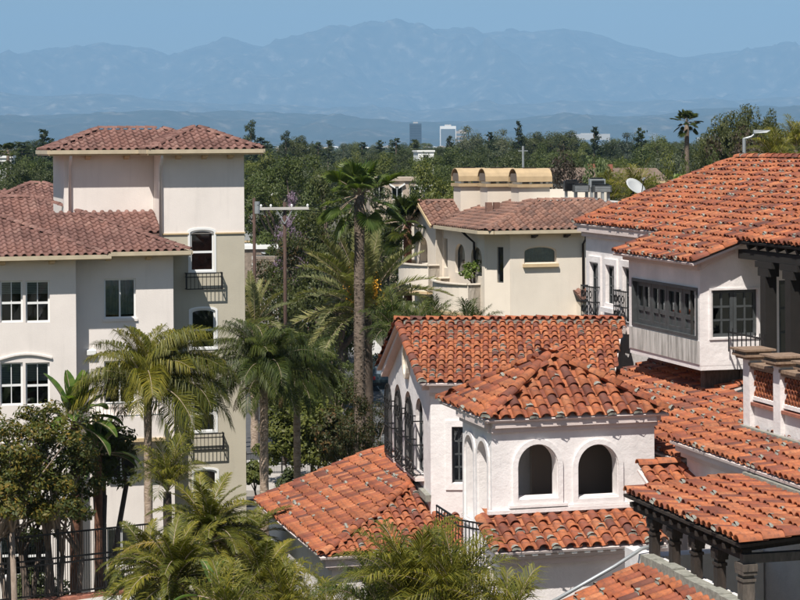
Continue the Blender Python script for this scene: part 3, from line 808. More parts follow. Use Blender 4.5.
gutter(AP, K.w(-4, yl, zl - .05), K.w(xlc + .1, yl, zl - .05)); gutter(AP, K.w(xlc + .1, ye, ze - .05), K.w(xc, ye, ze - .05)); gutter(AP, K.w(xc, ye, ze - .05), K.w(xc, YT - .03, ze - .05))
corbels(AP, Mp, .5, Mp.L - .2, ZE - .04, 2); corbels(AP, Lp, 0.2, Lp.L, ZE - .08, 7)
# the roof farther back
b0 = K.l(at(30, 178, 88)); b1 = K.l(at(44, 178, 88)); zb = b0.z - .25
dpt = 4.2; zz = zb - pm * dpt
roof_plane(AP, [K.w(b0.x - dpt - 4, b0.y - dpt, zz), K.w(b1.x + dpt, b0.y - dpt, zz), K.w(b1.x, b0.y, zb), K.w(b0.x, b0.y, zb), K.w(b0.x - dpt - 1, b0.y - dpt * .75 - .25, zb - pm * (dpt * .75 + .25))], **kw)
ridge_line(AP, K.w(b1.x + dpt, b0.y - dpt, zz), K.w(b1.x, b0.y, zb), 'concrete', rng=rr, ex=.36); ridge_line(AP, K.w(b0.x - dpt, b0.y - dpt, zz), K.w(b0.x, b0.y, zb), 'concrete', rng=rr, ex=.36); ridge_line(AP, K.w(b0.x, b0.y, zb), K.w(b1.x, b0.y, zb), 'concrete', rng=rr, ex=.36)
MB().box(b0.x - dpt - 3.5, b1.x + dpt - .5, b0.y - dpt + .5, b0.y + 5, 0, zz - .15).build('rear_wall', MAT['apartment_white'], AP)
finish_tiles(AP)
# ================================================================ beige villa with three vaulted chimneys
Y0 = 82.9; X0 = K.front(510, 250, Y0).x; X1 = X0 + 8; CH = .85; XS = X0 - CH
VI = Thing('beige_villa', 'beige stucco villa with brown tile roof, curved balconies and three white chimneys', 'building', K.w(X0 + 3, Y0 + 5, 0))
ZV = 12.35
Fp = Plane((X0, Y0), (X1, Y0)); Cp = Plane((XS, Y0 + CH), (X0, Y0)); Sp = Plane((XS, Y0 + 7), (XS, Y0 + CH))
r = wrect(Fp, 524, 556.5, 246.5, 263); r2 = wrect(Fp, 583.5, 592, 235, 300)
wall(VI, Fp, 0, ZV, [opening(*r, .22)], MAT['villa_stucco'])
window(VI, Fp, *r, cols=1, rows=1, arch=.22, inset=.1, fw=.05, mat='villa_stucco', blind=('curtain_green', 1.0))
MB().bar(Fp.p(r[0] - .06, r[2] - .08, .06), Fp.p(r[1] + .06, r[2] - .08, .06), .16, .13).build('window_sill', MAT['tan_trim'], VI)
rc = wrect(Cp, 497, 503.5, 247, 283)
wall(VI, Cp, 0, ZV, [opening(*rc)], MAT['villa_stucco']); window(VI, Cp, *rc, inset=.12, fw=.05, mat='grey_frame')
hs = []; ws = []
for x0, x1, y0, y1, ar in ((455, 465, 243, 274, .45), (471, 482, 246, 277, .45), (442.5, 447.5, 238, 268, 0)):
    a0, zt = Sp.px(x0, y0); a1, zb = Sp.px(x1, y1); a0 = max(.1, a0); ws.append((a0, a1, zb, zt, ar)); hs.append(opening(a0, a1, zb, zt, ar))
wall(VI, Sp, 0, ZV, hs, MAT['villa_stucco'], .35)
for a0, a1, zb, zt, ar in ws: window(VI, Sp, a0, a1, zb, zt, arch=ar, inset=.14, fw=.05, mat='grey_frame')
wall(VI, Plane((X1, Y0), (X1, Y0 + 14)), 0, ZV, [], MAT['villa_stucco']); wall(VI, Plane((X1, Y0 + 14), (XS, Y0 + 14)), 0, ZV, [], MAT['villa_stucco'])
# gabled wing at the rear left
XG = XS - .35; YG0, YG1 = Y0 + 7, Y0 + 10.6
Gp = Plane((XG, YG1), (XG, YG0)); zg, za = 12.55, 13.35
ga0, gzt = Gp.px(420.5, 237); ga1, gzb = Gp.px(427.5, 264)
wall(VI, Gp, 0, zg, [opening(ga0, ga1, gzb, gzt, .5)], MAT['villa_stucco'], .3, outer=[(0, 0), (Gp.L, 0), (Gp.L, zg), (Gp.L / 2, za), (0, zg)], name='gable_wall')
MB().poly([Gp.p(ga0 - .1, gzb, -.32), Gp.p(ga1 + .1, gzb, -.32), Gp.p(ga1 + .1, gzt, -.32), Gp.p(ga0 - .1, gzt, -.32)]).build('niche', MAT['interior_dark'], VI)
wall(VI, Plane((XG, YG0), (XS + 2, YG0)), 0, zg, [], MAT['villa_stucco'])
rv = random.Random(5)
ym = (YG0 + YG1) / 2; kw = dict(style='brown', sp=.30, ex=.34, rng=rv, rough=.6)
roof_plane(VI, [K.w(XG - .3, YG0 - .35, zg - .08), K.w(XS + 4.2, YG0 - .35, zg - .08), K.w(XS + 4.2, ym, za + .1), K.w(XG - .3, ym, za + .1)], **kw)
roof_plane(VI, [K.w(XS + 4.2, YG1 + .35, zg - .08), K.w(XG - .3, YG1 + .35, zg - .08), K.w(XG - .3, ym, za + .1), K.w(XS + 4.2, ym, za + .1)], **kw)
ridge_line(VI, K.w(XG - .3, ym, za + .1), K.w(XS + 4.2, ym, za + .1), 'brown', rng=rv, ex=.36)
for ya in (YG0 - .3, YG1 + .3): MB().bar(K.w(XG - .3, ya, zg - .14), K.w(XG - .3, ym, za), .08, .14).build('rake_board', MAT['tan_trim'], VI)
# main hip roof
ov = .5; pv_ = .31; xe, yv = XS - ov, Y0 - ov; zv = ZV + .12; run = 3.6; zr = zv + pv_ * run
roof_plane(VI, [K.w(xe + CH * .6, yv, zv), K.w(X1 + ov, yv, zv), K.w(X1 - 3, yv + run, zr), K.w(xe + run, yv + run, zr), K.w(xe + CH * .3, yv + CH * .3, zv + .01)], **kw)
roof_plane(VI, [K.w(xe, YG0 - .36, zv), K.w(xe, yv + CH * .6, zv), K.w(xe + run, yv + run, zr), K.w(xe + run, YG0 - .36 + .3, zr)], **kw)
roof_plane(VI, [K.w(xe + 1, YG0 + 3.2, zv + .31), K.w(xe + 1, YG0 - .36, zv + .31), K.w(xe + run, YG0 - .36, zr), K.w(xe + run, YG0 + 3.2, zr)], **kw)
ridge_line(VI, K.w(xe + .2, yv + .2, zv), K.w(xe + run, yv + run, zr), 'brown', rng=rv, ex=.36); ridge_line(VI, K.w(xe + run, yv + run, zr), K.w(X1 - 3, yv + run, zr), 'brown', rng=rv, ex=.36)
MB().box(xe + run, X1 - 1, yv + run, Y0 + 13.6, zr - .5, zr - .12).build('flat_roof', MAT['concrete'], VI)
MB().box(X0 + 3.4, X1, Y0 + 9.8, Y0 + 10.1, zr - .2, zr + .35).build('roof_parapet', MAT['villa_stucco'], VI)
MB().box(X0 - .2, X1 + .4, yv + .03, Y0, ZV - .06, ZV).build('soffit', MAT['tan_trim'], VI)
gutter(VI, K.w(xe + CH * .6, yv, zv - .06), K.w(X1 + ov, yv, zv - .06)); gutter(VI, K.w(xe + CH * .6, yv, zv - .06), K.w(xe, yv + CH * .6, zv - .06)); gutter(VI, K.w(xe, yv + CH * .6, zv - .06), K.w(xe, YG0 - .36, zv - .06))
MB().slab([K.w(xe + .05, yv + CH * .65, zv - .02), K.w(xe + CH * .65, yv + .05, zv - .02), K.w(X0 + 1.2, yv + .05, zv - .02), K.w(X0 + 1.2, Y0 + 2, zv - .02), K.w(xe + .05, Y0 + 2, zv - .02)], .06).build('soffit', MAT['tan_trim'], VI)
corbels(VI, Fp, .3, 6, ZV - .06, 4, mat='old_timber')
a, _ = Fp.px(582.5, 260); MB().tube([Fp.p(a, ZV, .45), Fp.p(a, ZV - .3, .4), Fp.p(a, ZV - .5, .08), Fp.p(a, 0, .08)], .05, 8).build('downspout', MAT['old_timber'], VI, smooth=True)
MB().tube([Sp.p(Sp.L - 1.9, ZV, .4), Sp.p(Sp.L - 1.7, ZV - .15, .3), Sp.p(Sp.L - 1.2, ZV - .45, .08), Sp.p(Sp.L - 1.2, 8, .08)], .05, 8).build('downspout', MAT['old_timber'], VI, smooth=True)
# little tiled hood by the right corner of the front
roof_plane(VI, [K.w(X0 + 2.75, Y0 - 1.1, 9.55), K.w(X0 + 5, Y0 - 1.1, 9.55), K.w(X0 + 5, Y0 - .02, 9.95), K.w(X0 + 2.75, Y0 - .02, 9.95)], **kw)
MB().box(X0 + 2.9, X0 + 5, Y0 - .8, Y0 - .003, 0, 9.45).build('porch_wall', MAT['villa_stucco'], VI)
# curved balconies: parapet with rounded front and a tan moulded foot
def balcony(pl, a0, a1, zt, zb, proj, name='balcony'):
    mb = MB(); n = 12; tops = []
    out = [(a0, 0.003)] + [(lerp(a0, a1, k / n), proj * (math.sin(math.pi * min(1, max(0, (k / n) * .9 + .05)))) ** .45) for k in range(n + 1)] + [(a1, 0.003)]
    for (x, d), (x2, d2) in zip(out, out[1:]):
        mb.hexa([pl.p(x, zb, d), pl.p(x2, zb, d2), pl.p(x2, zb, max(0, d2 - .15)), pl.p(x, zb, max(0, d - .15)), pl.p(x, zt, d), pl.p(x2, zt, d2), pl.p(x2, zt, max(0, d2 - .15)), pl.p(x, zt, max(0, d - .15))])
    mb.add([pl.p(x, zb + .1, d) for x, d in out], [tuple(range(len(out)))])
    o = mb.build(name, MAT['villa_stucco'], VI)
    for z, e, h in ((zb - .05, .05, .12), (zt + .03, .04, .06)):
        m2 = MB()
        for (x, d), (x2, d2) in zip(out, out[1:]): m2.bar(pl.p(x, z, d + e * .4), pl.p(x2, z, d2 + e * .4), .14, h)
        sub(VI, o, m2, 'balcony_moulding', MAT['tan_trim' if h > .1 else 'villa_stucco'])
    return o
a0, z1 = Sp.px(452, 277); _, z0 = Sp.px(470, 303)
balcony(Sp, Sp.L - 5.2, Sp.L - .6, 10.15, 8.95, 1.25)
balcony(Gp, .1, Gp.L + .6, 10.7, 9.55, 1.2)
# chimneys with tan barrel-vaulted hoods
for cx, cy, w in ((X0 + 2.45, Y0 + 4.6, 1.62), (X0 + 1.55, Y0 + 6.5, 1.5), (X0 + .75, Y0 + 8.15, 1.4)):
    z0, z1 = zv - .1, 14.16
    c = MB().box(cx - w / 2 + .1, cx + w / 2 - .1, cy - .55, cy + .55, z0, z1).build('chimney', MAT['villa_stucco'], VI)
    sub(VI, c, MB().box(cx - w / 2, cx + w / 2, cy - .66, cy + .66, z1 + .003, z1 + .14), 'chimney_ledge', MAT['ochre_metal'])
    mb = MB()
    for x in (cx - w / 2 + .2, cx - .15, cx + .35, cx + w / 2 - .2): mb.box(x - .06, x + .06, cy - .5, cy + .5, z1 + .143, z1 + .24)
    sub(VI, c, mb, 'vent_post', MAT['satin_white'])
    mb = MB(); n = 10; R = .62; prf = [(-R * math.cos(math.pi * k / n), R * .95 * math.sin(math.pi * k / n) ** .8) for k in range(n + 1)]
    for (ya, za_), (yb, zb_) in zip(prf, prf[1:]):
        mb.hexa([K.w(cx - w / 2, cy + ya, z1 + .24 + za_), K.w(cx + w / 2, cy + ya, z1 + .24 + za_), K.w(cx + w / 2, cy + yb, z1 + .24 + zb_), K.w(cx - w / 2, cy + yb, z1 + .24 + zb_), K.w(cx - w / 2, cy + ya * .95, z1 + .24 + za_ * .95), K.w(cx + w / 2, cy + ya * .95, z1 + .24 + za_ * .95), K.w(cx + w / 2, cy + yb * .95, z1 + .24 + zb_ * .95), K.w(cx - w / 2, cy + yb * .95, z1 + .24 + zb_ * .95)])
    sub(VI, c, mb, 'chimney_hood', MAT['ochre_metal'])
    sub(VI, c, MB().box(cx - w / 2 + .05, cx - w / 2 + .08, cy - .5, cy + .5, z1 + .26, z1 + .6), 'hood_end', MAT['interior_dark'])
    sub(VI, c, MB().box(cx - .35, cx + .25, cy - .1, cy + .1, z1 + .80, z1 + .86), 'vent_slot', MAT['old_timber'])
# two clay vent stubs on the roof slope
for dx in (0, .35):
    MB().box(X0 + .35 + dx, X0 + .6 + dx, Y0 + 4.3, Y0 + 4.55, zv + .5, zv + 1.05).build('roof_vent', MAT['brown_tile'], VI)
finish_tiles(VI)
# ================================================================ Spanish style house: gabled wing
AW = MAT['adobe_white']; AC = MAT['adobe_cornice']
rs = random.Random(21)
GW = Thing('gabled_wing', 'white adobe wing with steep orange clay tile gable and three arched iron grilles', 'building', K.w(16, 50, 0))
d5 = V((5.4, -1.65)).normalized()
B_, R_, A_ = V((13.36, 48.18)), V((13.64, 51.42)), V((13.98, 54.75))
zB, zR, zA = 10.34, 11.54, 10.02
def kw3(p, z, t=0.0): return K.w(p.x + d5.x * t, p.y + d5.y * t, z)
roof_plane(GW, [kw3(B_, zB), kw3(B_, zB, 4.6), kw3(R_, zR, 5.75), kw3(R_, zR)], rng=rs, mortar=.2, sp=.215, ex=.265, ts=.80)
roof_plane(GW, [kw3(A_, zA, 6.2), kw3(A_, zA), kw3(R_, zR), kw3(R_, zR, 5.75)], rng=rs, mortar=.2, sp=.215, ex=.265, ts=.80)
ridge_line(GW, kw3(R_, zR + .02, -.05), kw3(R_, zR + .02, 5.8), rng=rs)
ridge_line(GW, kw3(B_, zB + .02, .05), kw3(R_, zR + .0, .05), rng=rs, ex=.36, mortar=.1, lift=.03); ridge_line(GW, kw3(A_, zA + .02, .05), kw3(R_, zR + .0, .05), rng=rs, ex=.36, lift=.03)
mb = MB()   # mortar bed under the ridge
mb.bar(kw3(R_, zR + .01, .2), kw3(R_, zR + .01, 5.75), .30, .10); mb.build('mortar_bed', MAT['mortar'], GW)
q0, q1 = V((14.22, 54.45)), V((13.68, 48.42))
Gw = Plane(tuple(q0), tuple(q1)); L = Gw.L
wins = [(.95, 2.0), (2.5, 3.55), (4.05, 5.1)]
zb0, zt0 = 7.95, 9.78
wall(GW, Gw, 0, 10, [opening(a, b, zb0, zt0, .50) for a, b in wins], AW, .32, outer=[(0, 0), (L, 0), (L, zB - .14), (L * .5, zR - .1), (0, zA - .14)], name='gable_wall')
for a, b in wins:
    w = window(GW, Gw, a, b, zb0, zt0, cols=2, rows=3, arch=.5, inset=.11, fw=.06, mw=.02, mat='grey_frame', label='arched window behind an iron grille')
    g = MB(); pj = .26   # belly grille: arched outline, uprights, rings
    o = opening(a - .02, b + .02, zb0 + .0, zt0 + .02, .52, 12)
    pr = [Gw.p(x, z, pj) for x, z in o]
    for p, q in zip(pr, pr[1:] + pr[:1]): g.bar(p, q, .03, .03)
    for k in range(1, 7):
        x = lerp(a, b, k / 7); cxx, ww = (a + b) / 2, (b - a) / 2; zz = zt0 - .5 + .5 * math.sqrt(max(0, 1 - ((x - cxx) / ww) ** 2))
        g.bar(Gw.p(x, zb0, pj), Gw.p(x, zz, pj), .022, .022)
    for z in (zb0 + .35, zb0 + .75, zb0 + 1.3): g.bar(Gw.p(a, z, pj), Gw.p(b, z, pj), .03, .03)
    for x in (a, b):
        for z in (zb0 + .02, zb0 + .75, zt0 - .5): g.bar(Gw.p(x, z, 0), Gw.p(x, z, pj), .028, .028)
    for k in range(3):      # scrolls at the head and foot
        for zc, rr_ in ((zt0 - .48, .13), (zb0 + .2, .10)):
            cx = lerp(a, b, (k + .5) / 3); pts = [Gw.p(cx + rr_ * math.cos(t_ * .7), zc + rr_ * math.sin(t_ * .7), pj + .01) for t_ in range(10)]
            for p, q in zip(pts, pts[1:]): g.bar(p, q, .022, .022)
    g.build('window_grille', MAT['iron'], GW)
    MB().hexa([Gw.p(a - .1, zb0 - .12, 0.002), Gw.p(b + .1, zb0 - .12, .002), Gw.p(b + .1, zb0 - .12, .22), Gw.p(a - .1, zb0 - .12, .22), Gw.p(a - .1, zb0 - .02, .002), Gw.p(b + .1, zb0 - .02, .002), Gw.p(b + .1, zb0 - .04, .22), Gw.p(a - .1, zb0 - .04, .22)]).build('window_sill', AC, GW)
# oval medallion with a moulded rim
am, zm = L * .5, 10.55
for k, (ra, rz, d0, d1, mt) in enumerate(((.34, .46, .0, .10, 'villa_stucco'), (.22, .32, .0, .05, 'tan_trim'))):
    mb = MB(); n = 18; o = [(am + ra * math.cos(2 * math.pi * i / n), zm + rz * math.sin(2 * math.pi * i / n)) for i in range(n)]
    if k == 0: ring(mb, Gw, o, .11, d0 + .002, d1)
    else:
        for i in range(n): mb.add([Gw.p(am, zm, d1 + .03), Gw.p(*o[i], d0 + .01), Gw.p(*o[(i + 1) % n], d0 + .01)], [(0, 1, 2)])
    mb.build('medallion' if k == 0 else 'medallion_boss', MAT[mt], GW)
Fw = Plane(tuple(q1), (q1.x + d5.x * 5.2, q1.y + d5.y * 5.2))
rw = wrect(Fw, 452, 466, 427, 483)
wall(GW, Fw, 0, zB - .1, [opening(*rw)], AW, .32)
window(GW, Fw, *rw, cols=2, rows=4, inset=.16, fw=.05, mw=.02, mat='grey_frame', blind=('blind_pale', .9) if False else None)
mb = MB(); ring(mb, Fw, opening(rw[0] - .16, rw[1] + .16, rw[2] - .16, rw[3] + .16), .15, -.05, .035); mb.build('window_surround', AW, GW)
wall(GW, Plane((19.6, 54.4), (14.22, 54.45)), 0, zA - .1, [], AW)
MB().bar(Fw.p(-.02, zB - .16, .08), Fw.p(4.6, zB - .16, .08), .18, .16).build('cornice', AC, GW); MB().bar(Fw.p(-.02, zB - .28, .04), Fw.p(4.6, zB - .28, .04), .10, .09).build('cornice', AC, GW)
for (pa, za_), (pb, zb_) in (((q1, zB), (q0.lerp(q1, .5), zR)), ((q0, zA), (q0.lerp(q1, .5), zR))):
    MB().bar(K.w(pa.x - .1, pa.y, za_ - .14), K.w(pb.x - .1, pb.y, zb_ - .12), .2, .12).build('rake_soffit', AC, GW)
MB().bar(Gw.p(0, 7.72, .06), Gw.p(L, 7.55, .06), .14, .16).build('flashing', MAT['mortar'], GW)
finish_tiles(GW)

# ================================================================ low hipped wing in front of the gable
LW = Thing('low_hipped_wing', 'low white wing with broad orange clay hip roof below the iron grilles', 'building', K.w(13, 50, 0))
pl_ = .36; xe_, ye_, zl_ = 10.6, 46.85, 6.6
def lz(x): return zl_ + pl_ * (x - xe_)
roof_plane(LW, [K.w(xe_, 54.75, zl_), K.w(xe_, ye_, zl_), K.w(13.62, ye_ + 3.02, lz(13.62)), K.w(14.05, 54.75, lz(14.05))], rng=rs, mortar=.13, sp=.25, ex=.34, ts=.93)
roof_plane(LW, [K.w(xe_, ye_, zl_), K.w(17.4, ye_, zl_), K.w(17.4, 48.1, zl_ + pl_ * 1.25), K.w(13.66, 48.5, zl_ + pl_ * 1.65), K.w(13.62, ye_ + 3.02, lz(13.62))], rng=rs, mortar=.16, sp=.235, ex=.29, ts=.87)
ridge_line(LW, K.w(xe_ + .05, ye_ + .05, zl_ + .03), K.w(13.6, ye_ + 3.0, lz(13.6) + .03), rng=rs, ex=.37)
ridge_line(LW, K.w(xe_ + .05, 54.75, zl_ + .01), K.w(13.95, 54.75, lz(13.95) + .01), rng=rs, ex=.37)
Lf = Plane((xe_ + .35, ye_ + .35), (17.4, ye_ + .35))
a0, zt = Lf.px(362, 580); a1, _ = Lf.px(432, 580)
wall(LW, Lf, 0, zl_ - .05, [opening(a0, a1, 3.2, zt, (a1 - a0) * .42)], AW, .4)
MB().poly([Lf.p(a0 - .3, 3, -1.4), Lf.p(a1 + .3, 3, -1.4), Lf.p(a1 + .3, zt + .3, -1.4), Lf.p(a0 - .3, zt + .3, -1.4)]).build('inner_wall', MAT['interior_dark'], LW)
wall(LW, Plane((xe_ + .35, 54.5), (xe_ + .35, ye_ + .35)), 0, zl_ - .05, [], AW, .4)
MB().bar(Lf.p(-.2, zl_ - .16, .1), Lf.p(6.3, zl_ - .16, .1), .26, .2).build('cornice', AC, LW); MB().bar(Lf.p(-.1, zl_ - .30, .05), Lf.p(6.3, zl_ - .30, .05), .14, .1).build('cornice', AC, LW)
finish_tiles(LW)

# ================================================================ arched pavilion
PV = Thing('arched_pavilion', 'small white pavilion with arched openings under a pyramid of orange clay tiles', 'building', K.w(14, 40.2, 0))
px0, px1, py0, py1, zp = 12.02, 15.80, 38.60, 41.85, 10.70
wx0, wx1, wy0, wy1 = px0 + .17, K.front(654.5, 450, 38.80).x, 38.80, 40.75
ap = K.w((px0 + px1) / 2, (py0 + py1) / 2, 11.74)
c4 = [K.w(px0, py0, zp), K.w(px1, py0, zp), K.w(px1, py1, zp), K.w(px0, py1, zp)]
for i in range(4): roof_plane(PV, [c4[i], c4[(i + 1) % 4], ap], rng=rs, mortar=.22, sp=.27, ex=.29)
for i in range(4): ridge_line(PV, c4[i] + V((0, 0, .02)), ap + V((0, 0, .05)), rng=rs, ex=.37, mortar=.3)
MB().tube([ap + V((0, 0, .0)), ap + V((0, 0, .10)), ap + V((0, 0, .15))], [.16, .13, .02], 8).build('roof_cap', MAT['mortar'], PV)
Pf = Plane((wx0, wy0), (wx1, wy0)); Pl = Plane((wx0, wy1), (wx0, wy0)); zw0, zw1 = 6.2, zp - .05
o1 = wrect(Pf, 518, 557, 445.5, 496); o2 = wrect(Pf, 578, 617.5, 445.5, 495)
arcs = [o1, o2]
wall(PV, Pf, 8.0, zw1, [opening(*o, (o[1] - o[0]) / 2, 14) for o in arcs], AW, .28, name='front_wall')
for o in arcs:
    mb = MB(); e = .115; oo = opening(o[0] - e, o[1] + e, o[2] - .13, o[3] + e, (o[1] - o[0]) / 2 + e, 16); ring(mb, Pf, oo, .10, -.05, .045); mb.build('arch_surround', AW, PV)
    MB().bar(Pf.p(o[0] - .2, o[2] - .16, .03), Pf.p(o[1] + .2, o[2] - .16, .03), .1, .05).build('sill', AW, PV)
la = [(.20, .80), (1.08, 1.72)]
lh = [opening(a, b, 8.55, 10.2, (b - a) / 2, 12) for a, b in la]
wall(PV, Pl, 6.0, zw1, lh, AW, .28, name='side_wall')
for a, b in la:
    mb = MB(); ring(mb, Pl, opening(a - .11, b + .11, 8.4, 10.31, (b - a) / 2 + .11, 14), .10, -.04, .035); mb.build('arch_surround', AW, PV)
wall(PV, Plane((wx1, wy0), (wx1, wy1)), 6.0, zw1, [], AW, .28, name='side_wall'); wall(PV, Plane((wx1, wy1), (wx0, wy1)), 6.0, zw1, [], AW, .28, name='rear_wall')
MB().box(wx0 + .7, wx1 - .1, wy1 + .004, 41.6, 6.0, zp - .12).build('stair_core', AW, PV)
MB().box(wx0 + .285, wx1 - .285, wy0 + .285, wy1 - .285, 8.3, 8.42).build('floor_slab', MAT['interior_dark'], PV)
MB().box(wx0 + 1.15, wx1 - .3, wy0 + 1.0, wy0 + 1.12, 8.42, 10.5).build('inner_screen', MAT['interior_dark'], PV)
for w_, h_, zz in ((.14, .13, zp - .10), (.07, .10, zp - .21)):
    for P_ in (Pf, Pl, Plane((wx1, wy0), (wx1, wy1))): MB().bar(P_.p(-.02 if P_ is Pf else 0, zz, w_ / 2), P_.p(P_.L, zz, w_ / 2), w_, h_).build('cornice', AC, PV)
# tiled skirt under the arches and the wall below
sx0, sx1 = 11.88, 15.32
roof_plane(PV, [K.w(sx0, 37.62, 8.34), K.w(sx1, 37.62, 8.34), K.w(sx1, 38.80, 8.80), K.w(sx0, 38.80, 8.80)], rng=rs, mortar=.22, sp=.27, ex=.29)
ridge_line(PV, K.w(sx0 + .03, 37.66, 8.36), K.w(sx0 + .03, 38.75, 8.80), rng=rs, ex=.36, lift=.03)
MB().bar(Pf.p(-.1, 8.90, .04), Pf.p(Pf.L, 8.90, .04), .10, .07).build('flashing', AW, PV)
Sf = Plane((sx0 + .22, 38.05), (wx1 + .1, 38.05))
wall(PV, Sf, 3.0, 8.24, [], AW, .3, name='base_wall'); wall(PV, Plane((sx0 + .22, 39.2), (sx0 + .22, 38.05)), 3.0, 8.24, [], AW, .3, name='base_wall')
MB().bar(Sf.p(-.1, 8.20, .13), Sf.p(3.3, 8.20, .13), .25, .08).build('cornice', AC, PV); MB().bar(Sf.p(-.05, 8.08, .07), Sf.p(3.3, 8.08, .07), .15, .11).build('cornice', AC, PV)
for k in range(13):      # pale mortar stops under the tile noses
    MB().box(sx0 + .22 + k * .262, sx0 + .33 + k * .262, 37.66, 37.72, 8.245, 8.295).build('mortar_stop', MAT['satin_white'], PV)
    MB().box(sx0 + .25 + k * .262, sx0 + .36 + k * .262, 37.80, 37.83, 8.165, 8.19).build('mortar_stop', MAT['satin_white'], PV)
finish_tiles(PV)
# small iron landing rail beside the pavilion
IR = Thing('iron_rail', 'thin black iron handrail beside the white pavilion foot', 'railing', K.w(11.5, 39.5, 7.2))
mb = MB(); pr = [K.w(11.30, 39.6, 0), K.w(11.42, 38.5, 0), K.w(11.95, 38.35, 0)]
zt_ = [8.95, 8.85, 8.75]
for i in range(2):
    p, q = pr[i], pr[i + 1]
    for dz in (0, -.12, -.85): mb.bar(V((p.x, p.y, zt_[i] + dz)), V((q.x, q.y, zt_[i + 1] + dz)), .03, .03)
    for k in range(8):
        t_ = k / 8; x = p.lerp(q, t_); z = lerp(zt_[i], zt_[i + 1], t_); mb.bar(V((x.x, x.y, z - .9)), V((x.x, x.y, z)), .022, .022)
mb.build('balusters', MAT['iron'], IR)
MB().box(11.28, 12.08, 38.4, 40.5, 3, 7.9).build('landing_wall', AW, IR)

# ================================================================ upper house
UH = Thing('upper_house', 'large white adobe house with wide orange clay roof, window bay and timber porch', 'building', K.w(22, 48, 0))
pu = .36
def uz(x): return 13.90 + pu * (x - 19.4)
xr_ = 24.0; xq, yq, lq = 19.05, 42.55, .09
kw = dict(rng=rs, mortar=.17, sp=.205, ex=.335, rough=1.25, ts=.82)
roof_plane(UH, [K.w(19.3, 53.9, uz(19.3)), K.w(19.3, 47.5, uz(19.3)), K.w(xr_, 47.5, uz(xr_)), K.w(xr_, 53.9, uz(xr_))], **kw)
roof_plane(UH, [K.w(18.0, 47.5, uz(18.0)), K.w(18.0, 42.62, uz(18.0)), K.w(xr_, 42.62, uz(xr_)), K.w(xr_, 47.5, uz(xr_))], **kw)
roof_plane(UH, [K.w(xq, yq, uz(xq) + lq), K.w(xq, 33.5, uz(xq) + lq), K.w(xr_, 33.5, uz(xr_) + lq), K.w(xr_, yq, uz(xr_) + lq)], deck_mat='shade_toned_timber', **kw)
MB().slab([K.w(xr_ + .02, 33.5, uz(xr_)), K.w(28, 33.5, uz(xr_) - 1.4), K.w(28, 53.9, uz(xr_) - 1.4), K.w(xr_ + .02, 53.9, uz(xr_))], .1).build('roof_deck', MAT['tile_bed'], UH)
ridge_line(UH, K.w(xr_, 33.6, uz(xr_) + .04), K.w(xr_, 53.9, uz(xr_) + .04), rng=rs)
ridge_line(UH, K.w(xq, yq - .06, uz(xq) + lq), K.w(xr_, yq - .06, uz(xr_) + lq), rng=rs, lift=.03, ex=.37)
ridge_line(UH, K.w(19.3, 53.85, uz(19.3)), K.w(xr_, 53.85, uz(xr_)), rng=rs, lift=.03, ex=.37)
ridge_line(UH, K.w(18.02, 42.66, uz(18.0) + .01), K.w(19.2, 42.66, uz(19.2) + .01), rng=rs, lift=.05, ex=.40, mortar=0)
ridge_line(UH, K.w(18.02, 47.45, uz(18.0)), K.w(19.3, 47.45, uz(19.3)), rng=rs, lift=.03, ex=.37)
Ul = Plane((19.55, 53.6), (19.55, 47.2))
hs = []; wl = []
for x0, x1, y0, y1 in ((591, 600, 263, 319), (607, 616, 266, 307), (624, 632.5, 268, 325)):
    a0, zt = Ul.px(x0, y0); a1, zb = Ul.px(x1, y1); wl.append((a0, a1, zb, zt)); hs.append(opening(a0, a1, zb, zt))
wall(UH, Ul, 8, 13.8, hs, AW, .4)
for i, r in enumerate(wl):
    window(UH, Ul, *r, cols=2, rows=4, inset=.07, fw=.05, mw=.018, mat='grey_frame')
    mb = MB(); ring(mb, Ul, opening(r[0] - .17, r[1] + .17, r[2] - .10, r[3] + .20), .16, -.04, .05); mb.build('window_surround', AW, UH)
    mb = MB(); a0, a1, z0, z1 = r
    if i != 1:
        for z in (z0 + .05, z0 + .45, z0 + .85): 
            mb.bar(Ul.p(a0 - .12, z, .24), Ul.p(a1 + .12, z, .24), .03, .03)
            for a in (a0 - .12, a1 + .12): mb.bar(Ul.p(a, z, 0), Ul.p(a, z, .24), .03, .03)
        for k in range(8): a = lerp(a0 - .12, a1 + .12, k / 7); mb.bar(Ul.p(a, z0, .24), Ul.p(a, z0 + .88, .24), .022, .022)
        for k in range(3):
            for zc in (z0 + .25, z0 + .65):
                cx = lerp(a0 - .1, a1 + .1, (k + .5) / 3); pts = [Ul.p(cx + .09 * math.cos(t_ * .7), zc + .09 * math.sin(t_ * .7), .25) for t_ in range(10)]
                for p, q in zip(pts, pts[1:]): mb.bar(p, q, .022, .022)
        mb.build('window_railing', MAT['iron'], UH)
        MB().bar(Ul.p(a0 - .15, z0 - .14, .1), Ul.p(a1 + .15, z0 - .14, .1), .24, .16).build('window_sill', AC, UH)
    else: MB().bar(Ul.p(a0 - .12, z0 - .1, .07), Ul.p(a1 + .12, z0 - .1, .07), .18, .12).build('window_sill', AW, UH)
wall(UH, Plane((28, 53.6), (19.55, 53.6)), 8, 13.8, [], AW, .4)
MB().bar(Ul.p(-.1, 13.74, .10), Ul.p(Ul.L, 13.74, .10), .22, .16).build('cornice', AC, UH); MB().bar(Ul.p(-.05, 13.60, .05), Ul.p(Ul.L, 13.60, .05), .12, .14).build('cornice', AC, UH)
